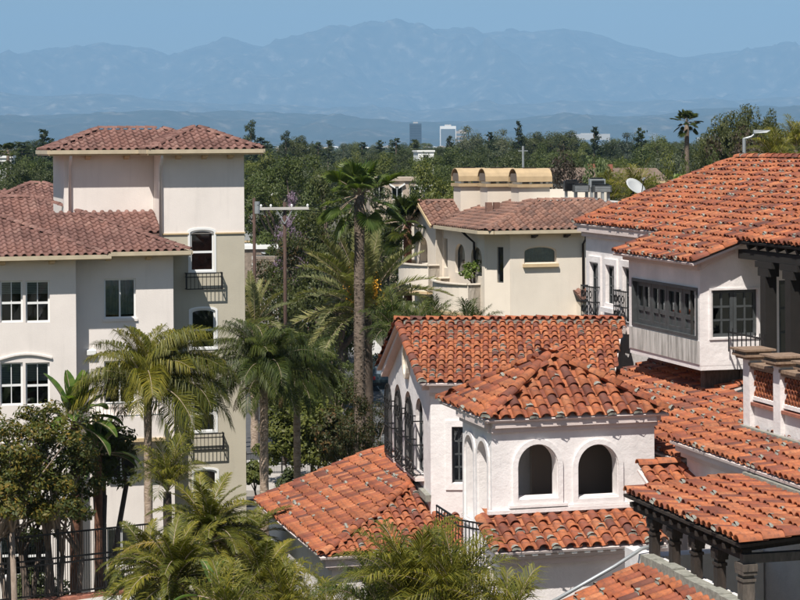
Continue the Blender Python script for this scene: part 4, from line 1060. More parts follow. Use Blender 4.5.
# window bay
xb0, yb0 = 18.32, 42.95
Bl = Plane((xb0, 47.25), (xb0, yb0)); Bf = Plane((xb0, yb0), (24.0, yb0)); zbb = Bf.px(703, 366)[1]
a0, zt = Bl.px(647.5, 280.5); a1, zb = Bl.px(698.5, 336); _, zbm = Bl.px(690, 337)
zt = 12.82; zb = 11.68
a0 = .25; a1 = Bl.L - .12
wall(UH, Bl, zbb, uz(18.32) - .1, [opening(a0, a1, zb, zt)], AW, .3, name='bay_wall')
m_, t_n, b_n, n_n, l_n = nodes('stained_plaster'); b_n.inputs['Roughness'].default_value = .9
x_ = tex(t_n, 'Noise', 3, 6, .65, stretch=(2.5, 2.5, .35)); l_n.new(ramp(t_n, x_.outputs[0], [(.35, (.24, .23, .21)), (.5, (.46, .44, .41)), (.65, (.62, .59, .56))]), b_n.inputs['Base Color'])
MB().hexa([Bl.p(.05, zbb + .03, .002), Bl.p(Bl.L - .04, zbb + .03, .002), Bl.p(Bl.L - .04, zbb + .03, .02), Bl.p(.05, zbb + .03, .02), Bl.p(.05, zb - .03, .002), Bl.p(Bl.L - .04, zb - .03, .002), Bl.p(Bl.L - .04, zb - .03, .02), Bl.p(.05, zb - .03, .02)]).build('bay_panel', MAT['stained_plaster'], UH, label='grey streaked plaster panel below the shutters')
mb = MB(); ring(mb, Bl, opening(a0, a1, zb, zt), .07, -.16, .03); sh = mb.build('shutter_frame', MAT['grey_frame'], UH)
n = 4
for k in range(n):
    xa, xb = lerp(a0 + .07, a1 - .07, k / n), lerp(a0 + .07, a1 - .07, (k + 1) / n)
    mb = MB(); ring(mb, Bl, opening(xa + .01, xb - .01, zb + .07, zt - .07), .11, -.13, -.07)
    mid = (xa + xb) / 2; mb.bar(Bl.p(mid, zb + .1, -.10), Bl.p(mid, zt - .1, -.10), .09, .05, up=Bl.n)
    mb.bar(Bl.p(xa + .05, lerp(zb, zt, .38), -.10), Bl.p(xb - .05, lerp(zb, zt, .38), -.10), .05, .10)
    mb.hexa([Bl.p(xa + .05, zb + .1, -.115), Bl.p(xb - .05, zb + .1, -.115), Bl.p(xb - .05, zb + .1, -.105), Bl.p(xa + .05, zb + .1, -.105), Bl.p(xa + .05, lerp(zb, zt, .38), -.115), Bl.p(xb - .05, lerp(zb, zt, .38), -.115), Bl.p(xb - .05, lerp(zb, zt, .38), -.105), Bl.p(xa + .05, lerp(zb, zt, .38), -.105)])
    s_ = sub(UH, sh, mb, 'shutter', MAT['grey_frame'])
    sub(UH, sh, MB().poly([Bl.p(xa, zb, -.3), Bl.p(xb, zb, -.3), Bl.p(xb, zt, -.3), Bl.p(xa, zt, -.3)]), 'room_shade', MAT['room_dark'])  # same kind of added dark sheet, so the shutter gaps look unlit
    sub(UH, sh, MB().poly([Bl.p(xa + .1, lerp(zb, zt, .38), -.118), Bl.p(xb - .1, lerp(zb, zt, .38), -.118), Bl.p(xb - .1, zt - .15, -.118), Bl.p(xa + .1, zt - .15, -.118)]), 'pane', MAT['glass'])
r = wrect(Bf, 711, 757.5, 290.5, 336)
bz0 = uz(xb0) - .1; bz1 = uz(24.0) - .1
dd0 = Bf.px(779, 300)[0]; door = (dd0, dd0 + .85, 10.62, 12.95)
wall(UH, Bf, zbb, bz0, [opening(*r)], AW, .3, outer=[(.004, zbb), (dd0 - .1, zbb), (dd0 - .1, uz(xb0 + dd0 - .1) - .1), (.004, bz0)], name='bay_wall')
wall(UH, Bf, 10, bz0, [opening(*door)], AW, .3, outer=[(dd0 - .1, 10.3), (Bf.L, 10.3), (Bf.L, bz1), (dd0 - .1, uz(xb0 + dd0 - .1) - .1)], name='porch_wall')
window(UH, Bf, *door, cols=2, rows=4, inset=.12, fw=.09, mat='grey_frame', name='porch_door')
mm = (r[0] + r[1]) / 2
for xa, xb in ((r[0], mm - .004), (mm + .004, r[1])):
    window(UH, Bf, xa, xb, r[2], r[3], cols=2, rows=3, inset=.07, fw=.075, mw=.022, mat='grey_frame')
mb = MB(); ring(mb, Bf, opening(r[0] - .05, r[1] + .05, r[2] - .05, r[3] + .05), .045, -.02, .03); mb.build('window_surround', AW, UH)
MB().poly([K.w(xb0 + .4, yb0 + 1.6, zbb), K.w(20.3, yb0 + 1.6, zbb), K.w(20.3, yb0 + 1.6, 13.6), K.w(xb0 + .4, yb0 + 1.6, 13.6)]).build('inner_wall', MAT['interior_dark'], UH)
MB().box(xb0 + .004, xb0 + dd0 - .1, yb0 + .004, 47.2, zbb - .10, zbb).build('bay_floor', AW, UH)
MB().box(xb0 + .30, xb0 + 1.12, yb0 + .45, yb0 + .7, zbb - .58, zbb - .105).build('support_beam', MAT['grey_timber'], UH)
MB().box(xb0 + 1.125, xb0 + 1.24, yb0 + .40, yb0 + .7, zbb - .60, zbb - .105).build('support_beam', MAT['grey_timber'], UH)
MB().box(xb0 + 1.245, xb0 + 2.6, yb0 + .45, yb0 + .7, zbb - .58, zbb - .105).build('support_beam', MAT['grey_timber'], UH)
for pl2, aa, bb, zA1, zB1 in ((Bl, -.2, Bl.L + .1, uz(18.32) - .14, uz(18.32) - .14), (Bf, -.15, .8, bz0 - .02, bz0 - .02 + .95 * pu)):
    MB().bar(pl2.p(aa, zA1 + .02, .1), pl2.p(bb, zB1 + .02, .1), .2, .12).build('cornice', AC, UH); MB().bar(pl2.p(aa + .05, zA1 - .09, .05), pl2.p(bb, zB1 - .09, .05), .1, .10).build('cornice', AC, UH)
# porch along the terrace: beam, posts and rafter tails under the left eave
MB().box(xq + .10, xq + .28, 33.6, yq + .2, uz(xq) - .30, uz(xq) - .10).build('porch_beam', MAT['shade_toned_timber'], UH)
for k in range(18): MB().bar(K.w(xq + .06, 34.0 + k * .48, uz(xq + .06) - .05), K.w(xq + 1.2, 34.0 + k * .48, uz(xq + 1.32) - .05), .09, .11).build('rafter_tail', MAT['shade_toned_timber'], UH)
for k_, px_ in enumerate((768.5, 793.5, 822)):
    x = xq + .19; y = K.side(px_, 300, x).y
    p_ = MB().box(x - .13, x + .13, y - .13, y + .13, 10.46, uz(xq) - .62).build('post', MAT['shade_toned_timber'], UH)
    sub(UH, p_, MB().box(x - .12, x + .12, y - .42, y + .42, uz(xq) - .44, uz(xq) - .305).box(x - .13, x + .13, y - .26, y + .26, uz(xq) - .617, uz(xq) - .443), 'bracket', MAT['shade_toned_timber'])
mb = MB(); yr1 = K.side(768.5, 300, xq).y
for z in (11.5, 11.85): mb.bar(K.w(xq - .1, yb0 - .1, z), K.w(xq - .1, yr1, z), .035, .035)
for k in range(9): y = lerp(yr1, yb0 - .1, k / 8); mb.bar(K.w(xq - .1, y, 11.42), K.w(xq - .1, y, 11.95), .022, .022)
mb.build('porch_railing', MAT['iron'], UH)
finish_tiles(UH)

# ================================================================ connecting roof under the bay
CW = Thing('connecting_wing', 'low link building with orange clay roof running in under the window bay', 'building', K.w(17.5, 43, 0))
def cz(x): return 9.8 + .245 * (x - 15.9)
roof_plane(CW, [K.w(15.9, 48.3, 9.8), K.w(15.9, 38.35, 9.8), K.w(18.7, 38.35, cz(18.7)), K.w(18.7, 42.9, cz(18.7)), K.w(19.5, 42.95, cz(19.5)), K.w(19.5, 48.3, cz(19.5))], rng=rs, mortar=.18, sp=.225, ex=.34, ts=.87)
roof_plane(CW, [K.w(15.0, 37.35, 9.32), K.w(15.95, 37.35, 9.32), K.w(15.95, 38.3, 9.68), K.w(15.0, 38.3, 9.68)], rng=rs, mortar=.3)
ridge_line(CW, K.w(15.0, 38.33, 9.72), K.w(16.1, 38.33, 9.76), rng=rs)
MB().box(16.1, 19.5, 38.7, 48.2, 0, 9.6).build('body_wall', AW, CW)
MB().bar(K.w(19.52, 48, 10.72), K.w(19.52, 47.25, 10.74), .12, .14).build('flashing', MAT['mortar'], CW)
finish_tiles(CW)

# ================================================================ terrace wing with parapet
TW = Thing('terrace_wing', 'white wing with orange clay roof below a terrace parapet of brick lattice', 'building', K.w(17, 35, 0))
def tz(x): return 10.22 + .20 * (x - 15.65)
roof_plane(TW, [K.w(15.65, 38.25, 10.22), K.w(15.65, 31.0, 10.22), K.w(17.4, 31.0, tz(17.4)), K.w(17.4, 38.25, tz(17.4))], rng=rs, mortar=.17, sp=.225, ex=.34, ts=.87)
ridge_line(TW, K.w(15.65, 38.2, 10.23), K.w(17.5, 38.2, tz(17.5) + .01), rng=rs, lift=.03, ex=.37)
Tl = Plane((15.95, 38.1), (15.95, 30.8))
dr = [(5.0, 5.75), (6.05, 6.8)]
wall(TW, Tl, 4, 10.14, [opening(a, b, 7.2, 9.6) for a, b in dr], AW, .3)
for a, b in dr: window(TW, Tl, a, b, 7.2, 9.6, cols=2, rows=4, inset=.15, fw=.07, mat='grey_frame', name='terrace_door')
MB().bar(Tl.p(0, 10.10, .12), Tl.p(Tl.L, 10.10, .12), .24, .12).build('cornice', AC, TW); MB().bar(Tl.p(0, 9.98, .06), Tl.p(Tl.L, 9.98, .06), .13, .12).build('cornice', AC, TW)
wall(TW, Plane((19, 38.1), (15.95, 38.1)), 4, 10.14, [], AW, .3)
xpz = 17.02
piers = [37.35, 36.0, 34.65]
pzb = tz(xpz) - .15; pzt = 11.86
for y in piers:
    p_ = MB().box(xpz - .14, xpz + .14, y - .15, y + .15, pzb, pzt).build('parapet_pier', AW, TW)
    mb = MB()
    for e, za_, zb_ in ((.10, pzt + .003, pzt + .05), (.16, pzt + .053, pzt + .10), (.12, pzt + .103, pzt + .16), (.19, pzt + .163, pzt + .20)): mb.box(xpz - .14 - e, xpz + .14 + e, y - .15 - e, y + .15 + e, za_, zb_)
    sub(TW, p_, mb, 'pier_cap', MAT['coping_wood'])
for ya, yb in zip(piers, piers[1:]):
    y0, y1 = yb + .15, ya - .15
    pn = MB().box(xpz - .05, xpz + .09, y0, y1, pzb, 10.98).build('parapet_panel', AW, TW)
    sub(TW, pn, MB().box(xpz - .13, xpz + .10, y0 + .01, y1 - .01, 10.983, 11.04), 'brick_ledge', MAT['brick_coping'])
    cp = MB(); cp.box(xpz - .16, xpz + .16, y0 - .02, y1 + .02, pzt - .12, pzt - .06).box(xpz - .12, xpz + .12, y0 - .01, y1 + .01, pzt - .18, pzt - .123)
    sub(TW, pn, cp, 'parapet_coping', MAT['coping_wood'])
    nr, ncl = 5, 8
    h = (pzt - .2 - 11.16) / nr
    sub(TW, pn, MB().box(xpz - .08, xpz + .08, y0, y1, 11.08, 11.15), 'lattice_sill', AW)
    for j in range(nr):            # pierced screen of half-round tiles
        mb = MB()
        for i in range(ncl):
            yc = lerp(y0, y1, (i + .5 + (.5 if j % 2 else 0)) / ncl); w = (y1 - y0) / ncl / 2
            if yc + w > y1 + .06: continue
            pts = [K.w(xpz, yc + w * math.cos(math.pi * k / 6), 11.155 + j * h + h * .95 * math.sin(math.pi * k / 6)) for k in range(7)]
            for p, q in zip(pts, pts[1:]): mb.bar(p, q, .10, .022)
        sub(TW, pn, mb, 'lattice_tile_row', MAT['clay_tile'])
MB().bar(K.w(xpz - .17, 37.5, tz(xpz) + .03), K.w(xpz - .17, 33, tz(xpz) + .03), .1, .10).build('flashing', MAT['mortar'], TW)
MB().box(17.41, 24, 33, 38.0, 10.3, 10.45).build('terrace_floor', MAT['concrete'], TW); MB().box(18.72, 24, 38.0, 42.9, 10.3, 10.45).build('terrace_floor', MAT['concrete'], TW)
finish_tiles(TW)

# ================================================================ timber canopy
TC = Thing('timber_canopy', 'lean-to canopy of orange clay tiles on carved dark timber posts', 'canopy', K.w(14.4, 32, 8.8))
xa, xb, ya, yb = 13.33, 15.62, 29.75, 34.72
za, zb = 9.86, 10.03
roof_plane(TC, [K.w(xa, yb, za), K.w(xa, ya, za), K.w(xb, ya, zb), K.w(xb, yb, zb)], rng=rs, mortar=.10, sp=.215, ex=.36, deck_mat='old_timber')
ridge_line(TC, K.w(xa - .05, ya + .02, za + .0), K.w(xb, ya + .02, zb + .0), rng=rs, lift=.05, ex=.38, mortar=0)
ridge_line(TC, K.w(xa + .1, yb, za), K.w(xb, yb, zb), rng=rs, lift=.03, ex=.38, mortar=.05)
MB().bar(K.w(xb + .05, yb, zb + .05), K.w(xb + .05, ya, zb + .05), .14, .10).build('flashing', MAT['mortar'], TC)
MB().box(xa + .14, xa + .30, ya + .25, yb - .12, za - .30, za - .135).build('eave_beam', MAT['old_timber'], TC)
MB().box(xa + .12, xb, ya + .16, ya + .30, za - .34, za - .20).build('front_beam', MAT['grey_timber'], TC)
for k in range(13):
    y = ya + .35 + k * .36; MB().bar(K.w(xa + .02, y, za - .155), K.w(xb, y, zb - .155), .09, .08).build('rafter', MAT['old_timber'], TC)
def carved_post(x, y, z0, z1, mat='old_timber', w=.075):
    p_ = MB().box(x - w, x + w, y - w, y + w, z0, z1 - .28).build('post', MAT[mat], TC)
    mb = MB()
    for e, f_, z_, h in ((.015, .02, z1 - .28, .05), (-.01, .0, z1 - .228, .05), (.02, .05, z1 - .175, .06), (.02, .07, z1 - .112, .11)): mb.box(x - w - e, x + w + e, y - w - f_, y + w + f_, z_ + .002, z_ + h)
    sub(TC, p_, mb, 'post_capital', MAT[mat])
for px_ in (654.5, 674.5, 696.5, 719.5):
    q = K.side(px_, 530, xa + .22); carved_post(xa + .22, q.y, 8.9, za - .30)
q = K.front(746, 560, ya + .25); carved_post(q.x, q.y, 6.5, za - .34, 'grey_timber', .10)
finish_tiles(TC)
# plinth under the posts, and the sunken wall behind
CP = Thing('canopy_plinth', 'white plastered plinth wall under the timber canopy posts', 'wall', K.w(13.6, 32, 6))
MB().box(13.42, 13.72, 28.5, 34.9, 6, 8.88).build('plinth', AW, CP)
MB().box(13.73, 15.9, 34.5, 34.9, 6, 8.75).build('end_wall', AW, CP)
# lanterns hanging under the canopy
for x, y in ((15.2, 30.6),):
    LN = Thing('wall_lantern', 'black iron lantern hanging in the shade of the timber canopy', 'lantern', K.w(x, y, 8.55))
    mb = MB(); mb.tube([K.w(x, y, 9.7), K.w(x, y, 9.42)], .012, 6).tube([K.w(x, y, 9.42), K.w(x, y, 9.34), K.w(x, y, 9.28)], [.03, .10, .17], 6).tube([K.w(x, y, 8.86), K.w(x, y, 8.78), K.w(x, y, 8.66)], [.12, .08, .01], 6)
    for k in range(6): a = k * math.pi / 3; mb.bar(K.w(x + .155 * math.cos(a), y + .155 * math.sin(a), 9.28), K.w(x + .11 * math.cos(a), y + .11 * math.sin(a), 8.86), .02, .02)
    mb.build('lantern_frame', MAT['iron'], LN)
    MB().tube([K.w(x, y, 9.27), K.w(x, y, 8.87)], [.14, .10], 6).build('lantern_glass', MAT['glass'], LN)

# ================================================================ lower front roof
LR = Thing('lower_front_roof', 'low roof of weathered orange clay tiles with a thick mortar ridge', 'building', K.w(12.5, 31, 0))
def bz(x): return 8.80 + .42 * (x - 13.4)
roof_plane(LR, [K.w(11.1, 33.75, bz(11.1)), K.w(11.1, 28.6, bz(11.1)), K.w(13.4, 28.6, bz(13.4)), K.w(13.4, 33.75, bz(13.4))], rng=rs, mortar=.2)
ridge_line(LR, K.w(11.1, 33.73, bz(11.1)), K.w(13.35, 33.73, bz(13.35)), rng=rs, lift=.03, ex=.37)
mb = MB()
for k in range(11): mb.box(13.28 + rs.uniform(-.03, .03), 13.50, 33.75 - (k + 1) * .47, 33.745 - k * .47, 8.72, 8.96 + rs.uniform(-.02, .03))
mb.build('mortar_ridge', MAT['mortar'], LR)
MB().box(11.4, 13.4, 28.8, 33.5, 0, bz(11.1) - .05).build('body_wall', AW, LR)
finish_tiles(LR)
PG = Thing('gutter_pipe', 'pale metal gutter pipe slanting down beside the lower clay roof', 'gutter', K.w(12.5, 34, 8))
MB().tube([K.w(13.9, 34.3, 9.02), K.w(13.45, 34.15, 8.98), K.w(12.9, 34.05, 8.72), K.w(11.3, 33.95, 8.0)], .035, 8).build('pipe', MAT['steel_grey'], PG, smooth=True)
# ================================================================ plants
def leaf_quads(C, N, size, aspect, rng, curl=.0):
    """diamond leaves at C with normals N"""
    n = len(C)
    up = rng.normal(size=(n, 3)); T1 = np.cross(N, up); T1 /= np.linalg.norm(T1, axis=1, keepdims=True) + 1e-9
    T2 = np.cross(N, T1)
    s = (size * rng.uniform(.6, 1.35, n))[:, None]
    v = np.stack([C - T1 * s, C + T2 * s * aspect, C + T1 * s, C - T2 * s * aspect], 1).reshape(-1, 3)
    f = np.arange(4 * n).reshape(n, 4)
    return v, f
def unit(a): return a / (np.linalg.norm(a, axis=-1, keepdims=True) + 1e-9)
def crown_cloud(seed, rx, ry, rz, nclump, per, cr, size, aspect=.5, shell=.55, flat=.75, hollow=0.2, lowcut=-.75):
    """clumps of leaves spread through an uneven ellipsoid"""
    rng = np.random.default_rng(seed)
    d = unit(rng.normal(size=(nclump * 3, 3))); d = d[d[:, 2] > lowcut][:nclump]; nclump = len(d)
    rad = rng.uniform(shell, 1.0, nclump) ** .8
    lump = np.array([1 + .22 * noise.noise(V(x) * 1.7 + V((seed, seed * .3, 0))) * 2 for x in d])
    c = d * (rad * lump)[:, None] * np.array([rx, ry, rz])
    cs = cr * rng.uniform(.6, 1.3, nclump)
    dd = unit(rng.normal(size=(nclump, per, 3))); rr = rng.uniform(hollow, 1, (nclump, per)) ** .5
    off = dd * (rr * cs[:, None])[:, :, None]; off[:, :, 2] *= flat
    C = (c[:, None, :] + off).reshape(-1, 3)
    N = unit(dd * .7 + d[:, None, :] * .4 + np.array([0, 0, .45]) + rng.normal(size=dd.shape) * .5).reshape(-1, 3)
    return leaf_quads(C, N, size, aspect, rng) + (c,)
def limbs(mb, base, fork, tips, r0, rng, seg=6):
    mid = base.lerp(fork, .5) + V((rng.uniform(-.15, .15), rng.uniform(-.15, .15), 0))
    mb.tube([base, mid, fork], [r0 * 1.25, r0, r0 * .85], seg)
    for t in tips:
        m_ = fork.lerp(t, .5) + V((rng.uniform(-.3, .3), rng.uniform(-.3, .3), rng.uniform(0, .4))) * (t - fork).length * .25
        mb.tube([fork, m_, t], [r0 * .6, r0 * .36, r0 * .1], 5)
PROTO = {}
def tree_kind(key, seed, kind, leaf, bark, H=10.0):
    """a trunk mesh and a crown mesh for a tree 10 m tall, copied for each tree"""
    rg = random.Random(seed); mb = MB()
    if kind == 'broad':
        v, f, c = crown_cloud(seed, 3.8, 3.8, 3.1, 52, 210, 1.1, .125)
        v[:, 2] += 6.6; c[:, 2] += 6.6
        limbs(mb, V((0, 0, -.3)), V((0, 0, 3.0)), [V(x) for x in c[::5]], .28, rg)
    elif kind == 'dense':
        v, f, c = crown_cloud(seed, 4.4, 4.4, 4.2, 130, 190, .85, .11, shell=.72, lowcut=-.95)
        v[:, 2] += 5.4; c[:, 2] += 5.4
        limbs(mb, V((0, 0, -.3)), V((0, 0, 2.5)), [V(x) for x in c[::9]], .30, rg)
    elif kind == 'street':
        v, f, c = crown_cloud(seed, 3.3, 3.3, 3.4, 60, 230, .80, .085, shell=.3, flat=.65)
        v[:, 2] += 6.6; c[:, 2] += 6.6
        limbs(mb, V((0, 0, -.3)), V((0, 0, 2.6)), [V(x) for x in c[::4]], .15, rg)
    elif kind == 'tall':
        v, f, c = crown_cloud(seed, 3.7, 3.7, 2.7, 140, 210, .80, .095, shell=.45, flat=.7, lowcut=-.95, hollow=.5)
        v[:, 2] += 7.3; c[:, 2] += 7.3
        limbs(mb, V((0, 0, -.3)), V((0, 0, 4.5)), [V(x) for x in c[::6]], .26, rg)
    elif kind == 'layered':
        v, f, c = crown_cloud(seed, 4.0, 4.0, 4.1, 105, 210, .82, .095, shell=.5, flat=.55, lowcut=-.95, hollow=.5)
        v[:, 2] += 5.6; c[:, 2] += 5.6
        limbs(mb, V((0, 0, -.3)), V((0, 0, 2.5)), [V(x) for x in c[::9]], .30, rg)
    elif kind == 'open':
        v, f, c = crown_cloud(seed, 3.0, 3.0, 3.8, 34, 130, .85, .16, shell=.35)
        v[:, 2] += 6.2; c[:, 2] += 6.2
        limbs(mb, V((0, 0, -.3)), V((0, 0, 3.4)), [V(x) for x in c[::3]], .2, rg)
    elif kind == 'conifer':
        rng = np.random.default_rng(seed); C, N = [], []
        for k in range(64):
            t = (k + rg.random()) / 64; z = 1.2 + 8.8 * t; R = (1 - t) ** .6 * 2.1 * rg.uniform(.55, 1.15) + .16
            a = rg.random() * 6.283; d = np.array([math.cos(a), math.sin(a), 0])
            n = int(30 + 120 * (1 - t)); s = rng.uniform(.15, 1, n) ** .7
            p = d[None] * (s * R)[:, None] + rng.normal(size=(n, 3)) * (.10 + .16 * (1 - t)) * np.array([1, 1, .6]); p[:, 2] += z - s * R * .22 + .25 * s ** 3
            C.append(p); N.append(unit(rng.normal(size=(n, 3)) * .6 + d[None] * .4 + np.array([0, 0, .6])))
        v, f = leaf_quads(np.concatenate(C), np.concatenate(N), .15, .4, rng)
        mb.tube([V((0, 0, -.3)), V((0, 0, 5)), V((0, 0, 9.6))], [.22, .14, .03], 6)
    elif kind == 'pine':
        rng = np.random.default_rng(seed); C, N = [], []
        tips = []
        for k in range(26):
            z = 3.6 + 6.2 * (k / 25); a = rg.random() * 6.283; R = rg.uniform(.6, 2.6) * (1.15 - .75 * (k / 25)); c = np.array([math.cos(a) * R, math.sin(a) * R, z + rg.uniform(-.3, .3)])
            tips.append(V(c)); n = 150; dd = unit(rng.normal(size=(n, 3))); p = c + dd * (rng.uniform(.2, 1, n) ** .5)[:, None] * np.array([.85, .85, .42])
            C.append(p); N.append(unit(dd + np.array([0, 0, .6]) + rng.normal(size=(n, 3)) * .4))
        v, f = leaf_quads(np.concatenate(C), np.concatenate(N), .15, .42, rng)
        mb.tube([V((0, 0, -.3)), V((.1, 0, 4)), V((0, .1, 9.4))], [.26, .2, .05], 7)
        for t in tips: mb.tube([V((0, 0, t.z - .6)), t], [.08, .02], 4)
    PROTO[key] = (np_mesh('crown', v, f, MAT[leaf]), raw_mesh('trunk', mb.v, mb.f, MAT[bark], smooth=True))
def tree(key, name, label, px, top, d, wpx, rng, group='trees beyond the rooftops', hs=None, leaf=None, ground=0.0):
    """stands at distance d with its top at the given height"""
    P = at(px, top, d); H = P.z - ground; sz = H / 10.0; sw = wpx / F * d / 7.2
    if 'conifer' in key: sw = wpx / F * d / 4.0
    o = bpy.data.objects.new(name, None); SC.collection.objects.link(o); o.location = (P.x, P.y, ground); o.rotation_euler[2] = rng.random() * 6.283
    o.scale = (sw, sw, sz); o['label'] = label; o['category'] = 'tree'
    if group: o['group'] = group
    for nm, me in zip(('crown', 'trunk'), PROTO[key]): link(nm, me, o)
    return o
for i in range(3):
    tree_kind('broad%d' % i, 31 + i, 'broad', 'leaf_mid', 'bark_brown')
    tree_kind('dark%d' % i, 41 + i, 'broad', 'leaf_dark', 'bark_brown')
    tree_kind('conifer%d' % i, 51 + i, 'conifer', 'leaf_conifer', 'bark_brown')
for i in range(2):
    tree_kind('dense%d' % i, 61 + i, 'dense', 'leaf_mid', 'bark_brown')
    tree_kind('pine%d' % i, 71 + i, 'pine', 'leaf_conifer', 'bark_brown')
    tree_kind('open%d' % i, 81 + i, 'open', 'leaf_pale', 'bark_pale')
    tree_kind('red%d' % i, 91 + i, 'broad', 'leaf_reddish', 'bark_brown')
    tree_kind('grey%d' % i, 95 + i, 'broad', 'leaf_greygreen', 'bark_brown')
tree_kind('tall0', 123, 'tall', 'leaf_dark', 'bark_brown'); tree_kind('tall1', 124, 'tall', 'leaf_rust', 'bark_brown')
tree_kind('rust0', 99, 'layered', 'leaf_rust', 'bark_brown')
tree_kind('purple0', 98, 'open', 'blossom_purple', 'bark_brown')
tree_kind('ficus0', 97, 'layered', 'leaf_dark', 'bark_brown')
rt = random.Random(77)
MARKS = [(-999, 66, 'left of the tower roof'), (66, 275, 'just past the right eave of the tower'), (275, 335, 'above the domed tree'), (335, 385, 'above the tall fan palm'), (385, 430, 'between the tall fan palm and the far glass tower'), (430, 462, 'below the far white office block'), (462, 500, 'behind the first chimney'), (500, 550, 'behind the widest chimney'), (550, 585, 'behind the black rooftop boxes'), (585, 625, 'above the brown roofed bungalow'), (625, 675, 'above the satellite dish'), (675, 705, 'around the distant fan palm'), (705, 770, 'by the lamp behind the clay ridge'), (770, 999, 'past the lamp behind the clay ridge')]
def mark(px): return [m_ for a_, b_, m_ in MARKS if a_ <= px < b_][0]
LB = {'conifer': ('conifer_tree', 'narrow dark green conifer'), 'dark': ('broadleaf_tree', 'dark green spreading tree'), 'broad': ('broadleaf_tree', 'mid green broad tree'), 'pine': ('pine_tree', 'tall pine with layered dark clumps'), 'grey': ('broadleaf_tree', 'greyish green hazy tree'), 'open': ('broadleaf_tree', 'pale green tree with thin crown'), 'red': ('broadleaf_tree', 'reddish brown leaved tree'), 'dense': ('broadleaf_tree', 'bright green dense tree')}
WID = {'conifer': 1.75, 'dark': 1.25, 'broad': 1.25, 'grey': 1.25, 'pine': 1.3, 'open': 1.3, 'red': 1.25, 'dense': 1.2}
belt = [(22, 143, 250, 34, 'conifer'), (43, 130, 235, 24, 'conifer'), (50, 138, 300, 20, 'conifer'), (33, 141, 330, 40, 'dark'), (8, 150, 300, 30, 'broad'), (58, 150, 260, 30, 'broad'), (-15, 140, 260, 40, 'dark'), (-40, 136, 300, 40, 'conifer'),
    (251, 124, 225, 26, 'pine'), (262, 138, 300, 30, 'conifer'), (286, 134, 240, 22, 'pine'), (297, 137, 260, 34, 'dark'), (318, 143, 320, 18, 'conifer'), (328, 141, 330, 16, 'conifer'), (342, 146, 360, 26, 'grey'), (349, 151, 240, 26, 'broad'), (362, 143, 330, 22, 'conifer'), (370, 147, 300, 26, 'dark'), (381, 141, 320, 18, 'conifer'), (396, 139, 280, 22, 'conifer'), (405, 150, 260, 28, 'dark'), (414, 140, 290, 20, 'conifer'), (425, 152, 240, 26, 'broad'), (437, 148, 300, 24, 'dark'), (450, 137, 230, 16, 'conifer'), (441, 160, 230, 24, 'broad'), (458, 150, 270, 22, 'dark'), (471, 130, 340, 32, 'grey'), (480, 142, 270, 26, 'dark'), (489, 133, 300, 20, 'conifer'), (503, 133, 330, 30, 'grey'), (512, 145, 260, 24, 'dark'), (518, 122, 280, 14, 'conifer'), (533, 133, 300, 34, 'dark'), (545, 146, 240, 30, 'broad'),
    (552, 132, 330, 30, 'grey'), (567, 132, 300, 36, 'dark'), (580, 144, 270, 28, 'broad'), (594, 128, 230, 20, 'conifer'), (608, 142, 280, 26, 'dark'), (625, 136, 340, 36, 'grey'), (641, 129, 220, 22, 'conifer'), (652, 140, 260, 26, 'broad'), (663, 136, 250, 30, 'broad'), (676, 140, 230, 30, 'dark'), (700, 141, 260, 30, 'broad'), (712, 146, 300, 26, 'grey'), (597, 152, 165, 40, 'open'), (566, 156, 175, 42, 'red'), (615, 160, 200, 26, 'broad'), (655, 152, 150, 40, 'broad'), (632, 165, 170, 26, 'dark'), (706, 150, 130, 34, 'broad'), (685, 160, 130, 30, 'broad'),
    (745, 130, 140, 62, 'red'), (775, 135, 210, 40, 'grey'), (795, 128, 150, 40, 'broad'), (820, 120, 180, 40, 'dark'), (850, 125, 200, 40, 'conifer')]
for px_, top, d, w, k in belt:
    i = rt.randrange(3 if k in ('broad', 'dark', 'conifer') else 2); nm, lb = LB[k]
    if d > 200: d *= 1.9
    tree('tall0' if k == 'dark' and int(px_) % 2 else k + str(i), nm, lb + ' ' + mark(px_), px_, top, d, w * WID[k], rt, 'tree belt beyond the villa')
# a nearer row of rounded crowns below them, and a farther row that closes the belt
for k, px_ in enumerate((-20, 8, 30, 55, 252, 278, 318, 352, 375, 402, 428, 446, 470, 495, 522, 548, 575, 603, 632, 655, 678, 703, 728, 760, 790, 820)):
    kd = ('dark', 'broad', 'dark', 'dense', 'broad', 'dark', 'grey')[k % 7]; i = rt.randrange(3 if kd in ('broad', 'dark', 'conifer') else 2)
    tree(kd + str(i), LB[kd][0], 'nearer ' + LB[kd][1] + ', round, ' + mark(px_).replace('between the tall fan palm and the far glass tower', 'left of the far glass tower'), px_, rt.uniform(150, 160) - (px_ - 400) * .007, rt.uniform(290, 400), rt.uniform(52, 70), rt, 'rounded crowns below the tree belt')
for k in range(72):
    px_ = -60 + k * 12.8 + rt.uniform(-7, 7); d = rt.uniform(800, 1700); kd = rt.choice(['dark', 'broad', 'grey', 'dark', 'conifer', 'grey'])
    top = rt.uniform(139, 146) - (px_ - 400) * .007; i = rt.randrange(3 if kd in ('broad', 'dark', 'conifer') else 2)
    tree(kd + str(i), LB[kd][0], 'far ' + LB[kd][1].replace(' standing', '') + ', rear row ' + mark(px_).replace('between the tall fan palm and the far glass tower', 'left of the far glass tower'), px_, top, d, rt.uniform(15, 30) * (.5 if kd == 'conifer' else 1), rt, 'far rows behind the tree belt')
